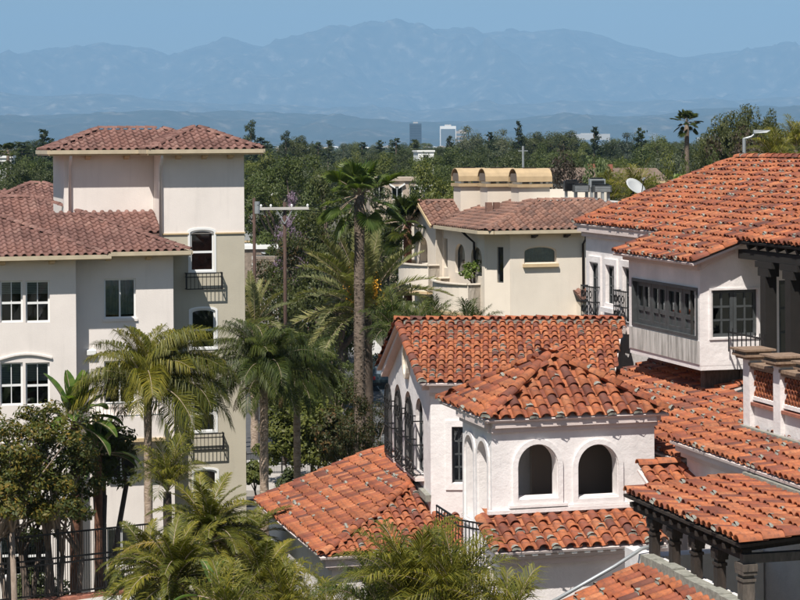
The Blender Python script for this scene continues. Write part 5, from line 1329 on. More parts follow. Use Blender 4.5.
# lower fill behind the villa and the palms
for px_, top, d, w, k, nm, lb in ((288, 151, 205, 88, 'dense1', 'broadleaf_tree', 'large bright green domed tree behind the utility pole'), (291, 192, 165, 44, 'purple0', 'flowering_tree', 'small tree covered in purple blossom behind the pole crossarm'),
        (338, 170, 128, 110, 'ficus0', 'broadleaf_tree', 'big dark evergreen behind the tall fan palm'), (302, 206, 134, 96, 'rust0', 'broadleaf_tree', 'dark tree with rusty tips beside the utility pole'), (385, 188, 140, 80, 'ficus0', 'broadleaf_tree', 'dark evergreen between the fan palm and the villa gable'), (268, 185, 215, 30, 'broad1', 'broadleaf_tree', 'green tree behind the twin street lights'),
        (345, 250, 152, 100, 'ficus0', 'broadleaf_tree', 'shadowy low tree under the date palm fronds'), (402, 262, 156, 80, 'ficus0', 'broadleaf_tree', 'dark tree low behind the date palm on the pavement'), (440, 166, 190, 70, 'broad2', 'broadleaf_tree', 'mid green tree behind the villa gable roof'), (415, 178, 170, 60, 'broad0', 'broadleaf_tree', 'mid green tree behind the second fan palm')):
    tree(k, nm, lb, px_, top, d, w, rt, None)
for px_, top, d, w, lb in ((727, 115, 205, 64, 'tall dark evergreen left of the lamp behind the clay ridge'), (752, 108, 210, 58, 'tallest dark evergreen right beside the lamp behind the clay ridge')): tree('tall0', 'broadleaf_tree', lb, px_, top, d, w, rt, None)
tree_kind('street0', 121, 'street', 'leaf_mid', 'bark_pale'); tree_kind('street1', 122, 'street', 'leaf_rust', 'bark_pale'); tree_kind('street2', 127, 'street', 'leaf_mid', 'bark_pale')
for px_, top, d, w, k, lb in ((332, 346, 98, 80, 'street0', 'slim street tree with pale branching trunk before the asphalt'), (360, 384, 75, 76, 'street1', 'rust tipped tree at the foot of the tall fan palm'), (312, 352, 99, 70, 'street2', 'bright green tree between the queen palms and the street tree'), (282, 345, 104, 80, 'street2', 'leafy tree behind the queen palm trunk')):
    tree(k, 'street_tree', lb, px_, top, d, w, rt, None)
# shrubs
def shrub(name, label, px, py_top, d, wpx, hpx, leaf, base_z, seed, size=.09, n=26, per=90, group=None):
    P = at(px, py_top, d); s = d / F; rx = wpx * s / 2; rz = hpx * s / 2
    v, f, c = crown_cloud(seed, rx, rx, rz, n, per, rx * .42, size, shell=.5, lowcut=-.9)
    v += np.array([0, 0, P.z - rz - base_z])
    o = bpy.data.objects.new(name, None); SC.collection.objects.link(o); o.location = (P.x, P.y, base_z)
    o['label'] = label; o['category'] = 'shrub'
    if group: o['group'] = group
    link('foliage', np_mesh('foliage', v, f, MAT[leaf]), o)
    mb = MB(); fk = V((0, 0, max(.2, (P.z - base_z) * .3))); limbs(mb, V((0, 0, -.1)), fk, [V(x) + V((0, 0, P.z - rz - base_z)) for x in c[::5]], .05, rt, 5)
    link('stem', raw_mesh('stem', mb.v, mb.f, MAT['bark_brown']), o)
shrub('hedge_shrub', 'small bright green shrub at the foot of the gable wall', 362, 459, 92, 22, 18, 'leaf_bright', 0, 5, .10)
shrub('hedge_shrub', 'bright green clipped shrub beside the wall of iron grilles', 376, 461, 90, 20, 16, 'leaf_bright', 0, 6, .10)
shrub('round_shrub', 'dark rounded shrub behind the black fence', 42, 570, 69, 60, 50, 'leaf_dark', 0, 7, .09, 40, 120)
shrub('round_shrub', 'small dark shrub under the ground floor window behind the fence', 112, 570, 71, 26, 30, 'leaf_dark', 0, 8, .08)
shrub('round_shrub', 'dark shrub on the forecourt by the palm trunk', 292, 472, 96, 34, 24, 'leaf_dark', .3, 9, .10)
shrub('street_shrub', 'tall leafy green shrub filling the gap beside the street tree', 318, 392, 97, 62, 78, 'leaf_mid', 0, 41, .10, 46, 150)
shrub('street_shrub', 'leafy olive green shrub beside the rust tipped tree', 343, 405, 93, 50, 60, 'leaf_rust', 0, 42, .10, 40, 140)
shrub('street_shrub', 'rounded green shrub behind the queen palm trunks', 285, 398, 98, 50, 70, 'leaf_mid', 0, 43, .10, 40, 140)
for k, (a, b_, d) in enumerate(((255, 462, 94), (318, 455, 108), (345, 470, 95))):
    shrub('low_shrub', ('low green shrub beside the cream tower corner', 'low green shrub beyond the forecourt paving', 'low green shrub at the forecourt railing')[k], a, b_, d, 26, 22, 'leaf_mid', 0, 20 + k, .10)
shrub('roof_plant', 'leafy pot plant on the curved villa balcony', 471, 262, 88.6, 20, 18, 'leaf_bright', 9.9, 31, .06, 14, 60)
shrub('roof_plant', 'yellowish bush growing behind the clay roof ridge', 690, 176, 75, 34, 22, 'leaf_bright', 12, 32, .09, 16, 60)

# the leaning shrub tree at the left edge, yellow tipped
def wild_tree(name, label, px, py_c, d, rx, rz, leaf, bark, seed, n=60, per=170, size=.055):
    P = at(px, py_c, d); o = bpy.data.objects.new(name, None); SC.collection.objects.link(o); o.location = (P.x, P.y, 0); o['label'] = label; o['category'] = 'tree'
    v, f, c = crown_cloud(seed, rx, rx, rz, n, per, .50, size, .4, shell=.25, flat=.6)
    v[:, 2] += P.z; c[:, 2] += P.z
    link('crown', np_mesh('crown', v, f, MAT[leaf]), o)
    mb = MB(); rg = random.Random(seed)
    for k in range(4):
        b0 = V((rg.uniform(-.5, .3), rg.uniform(-.3, .3), -.1)); fk = V((rg.uniform(-.8, .6), rg.uniform(-.4, .4), P.z - rz * rg.uniform(.7, 1.1)))
        limbs(mb, b0, fk, [V(x) for x in c[k::9]], .10, rg)
    link('trunk', raw_mesh('trunk', mb.v, mb.f, MAT[bark], smooth=True), o)
wild_tree('olive_tree', 'sprawling yellow tipped tree with twisted bare limbs by the left windows', 12, 470, 62, 1.7, 2.3, 'leaf_olive', 'bark_pale', 201, 70, 170, .075)
wild_tree('olive_tree', 'yellow tipped bushy tree between the banana plant and the fence', 62, 480, 63, 1.3, 2.2, 'leaf_olive', 'bark_pale', 203, 36, 170, .075)

wild_tree('leafy_tree', 'dark broad leaved tree behind the banana stems', 106, 452, 67.5, .95, 1.35, 'leaf_dark', 'bark_brown', 205, 26, 120, .10)
wild_tree('leafy_tree', 'dark leafy tree filling the corner behind the fence', 30, 500, 66, 1.5, 1.6, 'leaf_dark', 'bark_brown', 206, 36, 130, .08)
# ---------------------------------------------------------------- palms
def feather(L, e0, droop, nl, ll, lw, vee, ldroop, seed, power=1.25, fwd=.55):
    """a feather frond: arching stalk with two rows of narrow leaflets; grows along +y"""
    rg = random.Random(seed); mb = MB(); ns = 14; pts = [V((0, 0, 0))]; tans = []
    sway = rg.uniform(-.12, .12)
    for k in range(ns):
        s = k / (ns - 1); a = e0 - droop * s ** power; t = V((sway * s, math.cos(a), math.sin(a))).normalized(); tans.append(t)
        pts.append(pts[-1] + t * L / ns)
    rad = [lerp(.022, .004, k / ns) * (L / 2.5) ** .5 for k in range(ns + 1)]
    mb.tube(pts, rad, 4, 1)
    for k in range(nl):
        s = .14 + .86 * (k + .5) / nl; i = min(ns - 1, int(s * ns)); p = pts[i].lerp(pts[i + 1], s * ns - i); t = tans[i]
        side = t.cross(V((0, 0, 1))).normalized() if abs(t.z) < .98 else V((1, 0, 0)); up = side.cross(t)
        l = ll * (math.sin(math.pi * min(1, .12 + s * .80)) ** .7) * rg.uniform(.85, 1.1)
        for sg in (-1, 1):
            dr = (side * sg + t * (fwd + .5 * s) * rg.uniform(.8, 1.2) + up * vee * rg.uniform(.5, 1.4) + V((rg.uniform(-.12, .12), rg.uniform(-.12, .12), rg.uniform(-.12, .12)))).normalized()
            m1 = p + dr * l * .5; d2 = (dr + V((0, 0, -ldroop * rg.uniform(.6, 1.4)))).normalized(); m2 = m1 + d2 * l * .5
            wd = dr.cross(up).normalized() * lw * rg.uniform(.8, 1.2); wd = (wd + up * lw * .3 * rg.uniform(-1, 1))
            mb.add([p - wd * .4, p + wd * .4, m1 + wd, m1 - wd, m2], [(0, 1, 2, 3), (3, 2, 4)], 0)
    return mb
def fan_leaf(Lp, R, e0, seed, nseg=26, fold=.10, droop=.5):
    rg = random.Random(seed); mb = MB(); t = V((0, math.cos(e0), math.sin(e0))); sag = V((0, 0, -.18 * Lp))
    h = t * Lp + sag; mb.tube([V((0, 0, 0)), t * Lp * .5 + sag * .25, h], [.022, .016, .011], 4, 1)
    tt = (t + V((0, 0, -.12))).normalized(); sd = V((1, 0, 0)); up = sd.cross(tt)
    for k in range(nseg):
        a0 = lerp(-2.1, 2.1, k / nseg); a1 = lerp(-2.1, 2.1, (k + 1) / nseg); am = (a0 + a1) / 2
        f = lambda a, r, z: h + (tt * math.cos(a) + sd * math.sin(a)) * r + up * z
        r = R * (.80 + .20 * math.cos(am * .8)) * rg.uniform(.92, 1.05); zz = .05 * abs(am)
        tip = f(am, r, zz) + V((0, 0, -droop * R * rg.uniform(.12, .34)))
        b0, b1, bm = f(a0, R * .08, 0), f(a1, R * .08, 0), f(am, R * .12, -fold * .3)
        m0, m1, mm = f(a0, r * .62, zz + fold * .5 * R), f(a1, r * .62, zz + fold * .5 * R), f(am, r * .62, zz - fold * .5 * R)
        mb.add([b0, bm, mm, m0, b1, m1, tip], [(0, 1, 2, 3), (1, 4, 5, 2), (3, 2, 6), (2, 5, 6)], 0)
    return mb
FR = {}
def frond_set(key, maker, leaf, stalk='bark_palm_tan'):
    FR[key] = [raw_mesh('frond', mb.v, mb.f, [MAT[leaf], MAT[stalk]], mb.m) for mb in maker]
def palm(name, label, base, zc, key, n, rng, trunk_r, trunk_mat, cat='palm tree', scale=1.0, lean=(0, 0), trunk=True, wind=0.0, spread=1.0, group=None, boots=0, extra=None):
    o = bpy.data.objects.new(name, None); SC.collection.objects.link(o); o.location = base; o['label'] = label; o['category'] = cat
    if group: o['group'] = group
    top = V((lean[0], lean[1], zc - base[2]))
    if trunk:
        mb = MB(); k = 14; pts = [V((lean[0] * (i / k) ** 1.5, lean[1] * (i / k) ** 1.5, -.2 + (top.z + .2) * i / k)) for i in range(k + 1)]
        rad = [trunk_r * (1.18 - .25 * i / k) * (1 + .05 * ((i % 2) * 2 - 1)) for i in range(k + 1)]
        mb.tube(pts, rad, 10); tr = link('trunk', raw_mesh('trunk', mb.v, mb.f, MAT[trunk_mat], smooth=True), o)
        if boots:      # old leaf bases left on the trunk
            mb = MB(); rg = random.Random(boots)
            for q in range(boots):
                t = rg.uniform(.25, 1.0); a = q * 2.4; p = V((lean[0] * t ** 1.5, lean[1] * t ** 1.5, top.z * t)); r_ = trunk_r * (1.15 - .25 * t)
                d = V((math.cos(a), math.sin(a), 0)); s = V((-d.y, d.x, 0)) * .04
                mb.add([p + d * r_ * .9 - s, p + d * r_ * .9 + s, p + d * (r_ + .035) + s * .6 + V((0, 0, .13)), p + d * (r_ + .035) - s * .6 + V((0, 0, .13)), p + d * (r_ + .0) + V((0, 0, .16))], [(0, 1, 2, 3), (3, 2, 4)])
            link('leaf_bases', raw_mesh('leaf_bases', mb.v, mb.f, MAT[trunk_mat]), o, kind='stuff')
    ms = FR[key]
    for i in range(n):
        me = ms[min(len(ms) - 1, int(i * len(ms) / n))]
        f = bpy.data.objects.new('frond', me); SC.collection.objects.link(f); f.parent = o; f.location = top + V((0, 0, .0))
        az = i * 2.399 + rng.uniform(-.35, .35)
        if wind: az = az - wind * math.cos(az)
        f.rotation_euler = (rng.uniform(-.16, .16), rng.uniform(-.2, .2), az); s = scale * rng.uniform(.75, 1.12); f.scale = (s, s, s)
    if key in ('pygmy', 'queen', 'queen_olive', 'plume', 'plume_dark'):
        for i in range(3 if key == 'pygmy' else 1):
            f = link('dead_frond', FR['dead'][i % 2], o); f.location = top; f.rotation_euler = (0, 0, rng.random() * 6.28); s = scale * (1.3 if key != 'pygmy' else .9); f.scale = (s, s, s)
    return o
R_ = math.radians
rp = random.Random(404)
# leaf stages run from the upright heart to the hanging skirt
frond_set('queen', [feather(2.9, R_(e), R_(dr), 105, .84, .0135, .15, 1.7, 300 + i) for i, (e, dr) in enumerate(((80, 75), (68, 105), (56, 118), (44, 120), (30, 115), (12, 100), (-5, 75)))], 'palm_dark')
frond_set('queen_olive', [feather(2.9, R_(e), R_(dr), 105, .84, .0135, .15, 1.7, 320 + i) for i, (e, dr) in enumerate(((80, 75), (68, 105), (56, 118), (44, 120), (30, 115), (12, 100), (-5, 75)))], 'palm_olive')
for key_, mt_ in (('plume', 'palm_olive'), ('plume_dark', 'palm_dark')):
    frond_set(key_, [feather(2.9, R_(e), R_(dr), 120, 1.0, .0105, .2, 1.9, 330 + i) for i, (e, dr) in enumerate(((86, 62), (79, 84), (71, 98), (62, 108), (52, 112), (40, 112), (22, 98)))], mt_)
frond_set('date', [feather(3.3, R_(e), R_(dr), 76, .50, .026, .55, .15, 340 + i) for i, (e, dr) in enumerate(((84, 18), (74, 28), (64, 42), (52, 55), (40, 62), (26, 66), (10, 62)))], 'palm_grey')
frond_set('pygmy', [feather(1.75, R_(e), R_(dr), 84, .36, .0115, .30, .45, 360 + i) for i, (e, dr) in enumerate(((78, 55), (66, 80), (54, 92), (40, 98), (26, 95), (10, 85), (-8, 70)))], 'palm_olive')
frond_set('areca', [feather(2.0, R_(e), R_(dr), 38, .80, .0125, .45, .95, 380 + i, 1.4, .9) for i, (e, dr) in enumerate(((86, 35), (80, 50), (72, 62), (64, 72), (54, 80), (44, 80)))], 'palm_olive')
frond_set('areca_dark', [feather(2.0, R_(e), R_(dr), 38, .80, .0125, .45, .95, 400 + i, 1.4, .9) for i, (e, dr) in enumerate(((86, 35), (80, 50), (72, 62), (64, 72), (54, 80), (44, 80)))], 'palm_dark')
frond_set('yellowing', [feather(1.8, R_(20), R_(70), 50, .36, .012, .1, .9, 420)], 'palm_yellow')
frond_set('dead', [feather(1.7, R_(-10), R_(60), 40, .34, .012, -.2, 1.4, 425), feather(1.9, R_(-30), R_(45), 40, .4, .012, -.2, 1.4, 426)], 'dead_frond')
frond_set('fan', [fan_leaf(lp, .72, R_(e), 440 + i) for i, (lp, e) in enumerate(((.6, 86), (.8, 74), (.9, 62), (1.0, 48), (1.05, 34), (1.05, 18), (1.0, 0), (.95, -22), (.9, -45)))], 'palm_fan')
frond_set('fan_dark', [fan_leaf(lp, .72, R_(e), 460 + i) for i, (lp, e) in enumerate(((.6, 86), (.8, 74), (.9, 62), (1.0, 48), (1.05, 34), (1.05, 18), (1.0, 0), (.95, -22), (.9, -45)))], 'palm_dark')
def foot(px, d, z=0.0): q = at(px, 300, d); return V((q.x, d, z))
def crownz(px, py, d): return at(px, py, d).z
palm('fan_palm', 'tall fan palm with rough grey trunk rising beside the street', foot(358, 78), crownz(359, 195, 78), 'fan', 28, rp, .20, 'bark_palm', boots=420, lean=(.08, 0), scale=1.12)
palm('fan_palm', 'shorter dark fan palm beside the villa balcony', foot(408, 96), crownz(408, 222, 96), 'fan_dark', 28, rp, .2, 'bark_red', boots=120, scale=1.05)
palm('fan_palm', 'distant fan palm above the treetops behind the clay roof', foot(688, 185), crownz(688, 122, 185), 'fan_dark', 24, rp, .22, 'bark_palm', scale=.95)
palm('fan_palm', 'tiny far fan palm at the white building', foot(9, 320), crownz(9, 152, 320), 'fan_dark', 16, rp, .25, 'bark_palm', scale=1.3)
DP = palm('date_palm', 'date palm with long grey green arching fronds under the fan palm', foot(364, 86), crownz(364, 316, 86), 'date', 54, rp, .34, 'bark_brown', boots=120, scale=1.12)
for k, (dx, dz, dy) in enumerate(((-.55, 1.35, -.35), (.45, 1.2, -.35), (-.35, .9, -.5))):     # hanging sprays of orange fruit
    rngf = np.random.default_rng(k); C = rngf.normal(size=(160, 3)) * np.array([.12, .12, .34]); v, f = leaf_quads(C, unit(rngf.normal(size=(160, 3))), .045, .9, rngf)
    q = link('fruit_spray', np_mesh('fruit_spray', v, f, MAT['fruit_orange']), DP); q.location = (dx, dy, crownz(364, 316, 86) + dz - .0)
palm('queen_palm', 'wind bent queen palm before the apartment windows', foot(147, 66), crownz(150, 398, 66), 'plume', 50, rp, .13, 'bark_palm_tan', wind=.75, scale=1.05)
palm('queen_palm', 'queen palm with slim tan trunk beside the cream tower', foot(263, 72), crownz(266, 380, 72), 'plume_dark', 50, rp, .15, 'bark_palm_tan', scale=.92)
palm('queen_palm', 'dark queen palm crowding the street tree', foot(296, 76), crownz(294, 378, 76), 'queen', 34, rp, .13, 'bark_palm_tan', scale=.72)
palm('pygmy_palm', 'dense pygmy date palm with arching olive fronds below the low clay roof', foot(207, 50), crownz(207, 540, 50), 'pygmy', 62, rp, .14, 'bark_brown', scale=1.0)
palm('pygmy_palm', 'bright olive pygmy palm before the ground floor windows', foot(166, 56), crownz(166, 492, 56), 'areca', 26, rp, .12, 'bark_brown', scale=.72)
palm('pygmy_palm', 'pygmy palm in front with one yellow drooping frond', foot(172, 46), crownz(172, 585, 46), 'pygmy', 46, rp, .13, 'bark_brown')
yf = bpy.data.objects.new('yellow_frond', FR['yellowing'][0]); SC.collection.objects.link(yf); yf.parent = bpy.data.objects['pygmy_palm']; yf.location = (-.35, -1.2, crownz(190, 548, 49)); yf.scale = (1.15, 1.15, 1.15); yf.rotation_euler = (0, 0, R_(80)); yf['label'] = 'yellowing frond drooping to the left'
palm('pygmy_palm', 'small pygmy palm at the corner of the low clay roof', foot(258, 47), crownz(258, 590, 47), 'pygmy', 46, rp, .12, 'bark_brown', scale=.9)
palm('pygmy_palm', 'pygmy palm half behind the largest pygmy palm', foot(240, 53), crownz(240, 556, 53), 'pygmy', 44, rp, .12, 'bark_brown', scale=.95)
palm('pygmy_palm', 'pygmy palm leaning out over the brick coping', foot(150, 52), crownz(152, 572, 52), 'pygmy', 40, rp, .12, 'bark_brown', scale=.85)
for px_, py_, d, k, n, sc, lb in ((140, 630, 50, 'areca_dark', 20, .7, 'dark areca palm before the pale paving'), (225, 640, 42, 'areca', 24, .75, 'areca palm clump below the pygmy palms'), (285, 632, 44, 'areca', 28, .8, 'areca palm clump at the low white wall'), (330, 648, 43, 'areca', 22, .7, 'areca palm clump beside the arched doorway'),
        (410, 612, 36, 'areca', 38, .78, 'thick areca palm clump before the iron handrail'), (452, 618, 35.5, 'areca', 38, .75, 'areca palm clump at the pavilion foot'), (430, 600, 37.5, 'areca_dark', 26, .62, 'darker areca palm between the two thick clumps'), (500, 650, 34.5, 'areca', 24, .7, 'low areca palm under the tiled skirt'), (378, 625, 38, 'areca_dark', 24, .7, 'dark areca palm in front of the arched doorway')):
    z = crownz(px_, py_, d); palm('areca_palm', lb, foot(px_, d, 0), z, k, n, rp, .09, 'bark_palm_tan', scale=sc)
for px_, py_, d, sc, lb in ((394, 340, 74, 1.0, 'feathery palm behind the ridge next to the date palm'), (432, 343, 75, .95, 'feathery palm behind the gable ridge under the villa balcony'), (470, 345, 74, .95, 'feathery palm behind the gable ridge before the villa wall'), (412, 346, 71, .9, 'low feathery palm tucked behind the gable ridge')):
    palm('feather_palm', lb, foot(px_, d, 0), crownz(px_, py_, d), 'areca_dark', 26, rp, .10, 'bark_palm_tan', scale=sc * .85)
for px_, py_, d, lb in ((775, 165, 112, 'yellow green palm peeping over the clay ridge'), (797, 150, 118, 'taller yellow green palm behind the clay ridge'), (638, 206, 100, 'bright palm behind the satellite dish'), (612, 206, 104, 'bright palm behind the villa parapet')):
    palm('feather_palm', lb, foot(px_, d, 0), crownz(px_, py_, d), 'areca', 22, rp, .12, 'bark_palm_tan', scale=1.05)
palm('feather_palm', 'feathery palm leaves showing past the cream tower edge', foot(254, 110), crownz(250, 330, 110), 'date', 20, rp, .2, 'bark_palm_tan')

# banana-like plant with paddle leaves, two brown stems
def paddle(L, W, e0, droop, seed):
    rg = random.Random(seed); mb = MB(); n = 12; pts = [V((0, 0, 0))]; ts = []
    for k in range(n):
        a = e0 - droop * (k / n) ** 1.5; t = V((0, math.cos(a), math.sin(a))); ts.append(t); pts.append(pts[-1] + t * L / n)
    mb.tube(pts, [lerp(.035, .008, k / n) for k in range(n + 1)], 5, 1)
    lv, rv_ = [], []
    for k in range(4, n + 1):
        s = (k - 4) / (n - 4); w = W * math.sin(math.pi * min(.985, .10 + s * .89)) ** .6; t = ts[min(k, n - 1)]; up = V((1, 0, 0)).cross(t)
        for sg in (-1, 1):
            (lv if sg < 0 else rv_).append(pts[k] + V((sg * w, 0, 0)) + up * (.35 * w) + t * (.15 * W))
    mid = pts[4:]
    for k in range(len(mid) - 1):
        tear = .06 * rg.random()
        for e in (lv, rv_):
            mb.add([mid[k], mid[k + 1], e[k + 1].lerp(mid[k + 1], tear), e[k]], [(0, 1, 2, 3)], 0)
    return mb
frond_set('paddle', [paddle(1.7, .23, R_(e), R_(dr), 500 + i) for i, (e, dr) in enumerate(((85, 12), (74, 30), (60, 55), (42, 75), (20, 80), (-5, 60)))], 'banana_leaf')
palm('banana_plant', 'banana plant with broad paddle leaves against the apartment wall', foot(74, 66), crownz(72, 425, 66), 'paddle', 22, rp, .16, 'bark_red', 'banana plant')
palm('banana_plant', 'second banana plant with darker drooping paddles beside the balcony', foot(97, 66.6), crownz(98, 455, 66.6), 'paddle', 20, rp, .13, 'bark_red', 'banana plant', scale=.9)
palm('banana_plant', 'low banana plant at the foot of the pygmy palms', foot(212, 44), crownz(212, 600, 44), 'paddle', 9, rp, .10, 'bark_red', 'banana plant', scale=.6)

# a far wood: too far to count
rng = np.random.default_rng(12)
cs = []
for k in range(2600):
    d = 650 * (9000 / 650) ** rng.random(); x = rng.uniform(-.26, .26) * d; cs.append((x, d, 0))
cs = np.array(cs); per = 12
h = rng.uniform(6, 14, len(cs)); w = h * rng.uniform(.45, .8, len(cs)) * (1 + cs[:, 1] / 9000)
dd = unit(rng.normal(size=(len(cs), per, 3))); C = cs[:, None, :] + dd * np.stack([w * .5, w * .5, h * .4], 1)[:, None, :]; C[:, :, 2] += (h * .55)[:, None]
sz = np.repeat(w * .33, per)
N = unit(dd + np.array([0, 0, .4])).reshape(-1, 3); v, f = leaf_quads(C.reshape(-1, 3), N, 1.0, .8, rng)
Cc = np.repeat(C.reshape(-1, 3), 4, 0); v = Cc + (v - Cc) * np.repeat(sz, 4)[:, None]
o = link('distant_wood', np_mesh('distant_wood', v, f, MAT['leaf_dark']), None, kind='stuff'); o['label'] = 'far mass of dark trees covering the city plain'; o['category'] = 'trees'
# ================================================================ street furniture, cars, far buildings
def car(label, pos, heading, paint, kind='suv', name='parked_car'):
    """body lofted from side profile, cabin with windows, wheels, lamps"""
    L, W = (4.6, 1.85) if kind == 'suv' else (4.5, 1.78)
    T = Thing(name, label, 'car', (pos.x, pos.y, .03), 'cars parked along the street')
    h = heading.normalized(); s = V((h.y, -h.x, 0))
    def P(a, b, z): q = V((pos.x, pos.y, .03)) + h * a + s * b; return V((q.x, q.y, .03 + z))
    mat = MAT[paint]
    if kind == 'suv': low = [(-2.25, .45), (-2.28, .75), (-2.2, 1.02), (1.2, 1.05), (2.15, .95), (2.28, .7), (2.25, .42)]; cab = [(-2.15, 1.02), (-1.95, 1.72), (.25, 1.74), (1.15, 1.05)]
    else: low = [(-2.2, .4), (-2.24, .7), (-2.15, .92), (1.1, .92), (2.1, .78), (2.22, .58), (2.2, .36)]; cab = [(-1.7, .92), (-1.05, 1.40), (.2, 1.42), (1.1, .92)]
    def loft(prf, w0, w1, zmid):
        mb = MB(); n = len(prf); rings = []
        for sg in (-1, 1):
            for inset, f in ((0, 1), (.06, .0)):
                rings.append(None)
        vs = []
        for b, k in ((-w0, 0), (w0, 0)):
            for a, z in prf:
                t = max(0, (z - zmid)) / max(.01, max(q[1] for q in prf) - zmid); bb = b * (1 - (1 - w1 / w0) * t); vs.append(P(a, bb, z))
        fs = [tuple(range(n)), tuple(range(2 * n - 1, n - 1, -1))]
        for i in range(n): j = (i + 1) % n; fs.append((i, i + n, j + n, j))
        mb.add(vs, fs); return mb
    loft(low, W / 2, W / 2 * .96, .7).build('body', mat, T)
    loft(cab, W / 2 * .93, W / 2 * .78, low[2][1]).build('cabin', mat, T)
    zs, zt = low[2][1] + .08, cab[1][1] - .1
    for sg in (-1, 1):
        b0, b1 = W / 2 * .935, W / 2 * .80
        for a0, a1 in ((-1.75, -.75), (-.68, .35)) if kind == 'suv' else ((-1.25, -.45), (-.38, .45)):
            MB().add([P(a0 - .05, sg * b0, zs), P(a1 + .25, sg * b0, zs), P(a1, sg * b1, zt), P(a0 + .08, sg * b1, zt)], [(0, 1, 2, 3)]).build('window', MAT['bluegrey'], T)
        for a in (-1.4, 1.35):
            w = MB().tube([P(a, sg * (W / 2 - .12), .33), P(a, sg * (W / 2 + .02), .33)], .33, 16).build('wheel', MAT['iron'], T)
            sub(T, w, MB().tube([P(a, sg * (W / 2 + .021), .33), P(a, sg * (W / 2 + .035), .33)], .2, 12), 'rim', MAT['steel_grey'])
        zl = .86 if kind == 'suv' else .72
        MB().hexa([P(-2.31, sg * .78, zl - .10), P(-2.31, sg * .62, zl - .10), P(-2.2, sg * .62, zl - .10), P(-2.2, sg * .78, zl - .10), P(-2.28, sg * .78, zl + .12), P(-2.28, sg * .62, zl + .12), P(-2.17, sg * .62, zl + .12), P(-2.17, sg * .78, zl + .12)]).build('tail_lamp', MAT['lamp_red'], T)
        MB().hexa([P(2.3, sg * .78, .62), P(2.3, sg * .5, .62), P(2.1, sg * .5, .62), P(2.1, sg * .78, .62), P(2.27, sg * .78, .76), P(2.27, sg * .5, .76), P(2.1, sg * .5, .76), P(2.1, sg * .78, .76)]).build('headlamp', MAT['satin_white'], T)
    (a0, z0), (a1, z1) = cab[0], cab[1]; e = .03
    MB().add([P(lerp(a0, a1, .15) - e, -.66, lerp(z0, z1, .15)), P(lerp(a0, a1, .15) - e, .66, lerp(z0, z1, .15)), P(lerp(a0, a1, .85) - e, .6, lerp(z0, z1, .85)), P(lerp(a0, a1, .85) - e, -.6, lerp(z0, z1, .85))], [(0, 1, 2, 3)]).build('rear_window', MAT['bluegrey'], T)
    (a0, z0), (a1, z1) = cab[3], cab[2]
    MB().add([P(lerp(a0, a1, .12) + e, -.68, lerp(z0, z1, .12)), P(lerp(a0, a1, .12) + e, .68, lerp(z0, z1, .12)), P(lerp(a0, a1, .88) + e, .62, lerp(z0, z1, .88)), P(lerp(a0, a1, .88) + e, -.62, lerp(z0, z1, .88))], [(0, 1, 2, 3)]).build('windscreen', MAT['bluegrey'], T)
    MB().bar(P(-2.3, -.85, .48), P(-2.3, .85, .48), .14, .2).build('bumper', MAT['iron'], T)
for nm, c in (('car_green', (.035, .055, .06)), ('car_silver', (.42, .44, .45)), ('car_dark', (.02, .022, .028)), ('car_white', (.7, .7, .69))):
    m, t, b, n, l = nodes(nm); b.inputs['Base Color'].default_value = (*c, 1); b.inputs['Roughness'].default_value = .25; b.inputs['Coat Weight'].default_value = .5
plain('lamp_red', (.35, .015, .012), .3)
car('dark green off-roader parked at the kerb beyond the gable', at(382, 381, 139), SD, 'car_green', 'suv')
car('silver saloon car half hidden by the street trees', at(322, 352, 158), SD, 'car_silver', 'saloon')
car('white car at the far end of the street', at(298, 330, 178), SD, 'car_white', 'saloon')
car('dark car parked below the utility pole', at(279, 309, 206), SD, 'car_dark', 'suv')
# utility poles
def utility_pole(label, px, d, top, arm=None, rot=0):
    P = at(px, top, d); T = Thing('utility_pole', label, 'utility pole', (P.x, P.y, 0), 'utility poles')
    MB().tube([V((P.x, P.y, -.2)), V((P.x, P.y, P.z))], [.12, .085], 8).build('pole', MAT['pole_timber'], T, smooth=True)
    if arm:
        d_ = V((math.cos(rot), math.sin(rot), 0)); c = V((P.x, P.y, P.z - .35)) + V((0, -.2, 0))
        a = MB().bar(c - d_ * arm / 2, c + d_ * arm / 2, .12, .15).build('crossarm', MAT['concrete'], T)
        for k in (-.95, -.55, .3, .95):
            q = c + d_ * arm / 2 * k; sub(T, a, MB().tube([q + V((0, 0, .07)), q + V((0, 0, .16)), q + V((0, 0, .24))], [.04, .07, .03], 8), 'insulator', MAT['satin_white'])
        for k in (-.35, .35): MB().bar(V((P.x, P.y - .15, P.z - 1.2)), c + d_ * arm / 2 * k, .04, .05).build('brace', MAT['steel_grey'], T)
        return c, d_
    MB().tube([V((P.x + .2, P.y - .2, P.z - .9)), V((P.x + .2, P.y - .2, P.z - .2))], .16, 10).build('transformer', MAT['steel_grey'], T)
c1, dv1 = utility_pole('brown utility pole with a pale wooden crossarm', 284.5, 116, 202, 2.7, .1)
utility_pole('slim dark utility pole beside the cream tower', 254, 122, 198)
for k, (dx, z2, px2) in enumerate(((-1.5, 11.2, 800), (.5, 11.0, 810), (1.5, 10.6, 790))):
    p = c1 + dv1 * dx + V((0, 0, .2)); q = at(px2, 190, 230); q.z = z2
    n = 16; pts = [p.lerp(q, i / n) - V((0, 0, 2.2 * 4 * (i / n) * (1 - i / n))) for i in range(n + 1)]
    o = MB().tube(pts, .02, 4).build('power_cable', MAT['iron'], None); o['label'] = 'thin black power cable sagging from the wooden crossarm towards the right'; o['category'] = 'cable'; o['group'] = 'power cables'
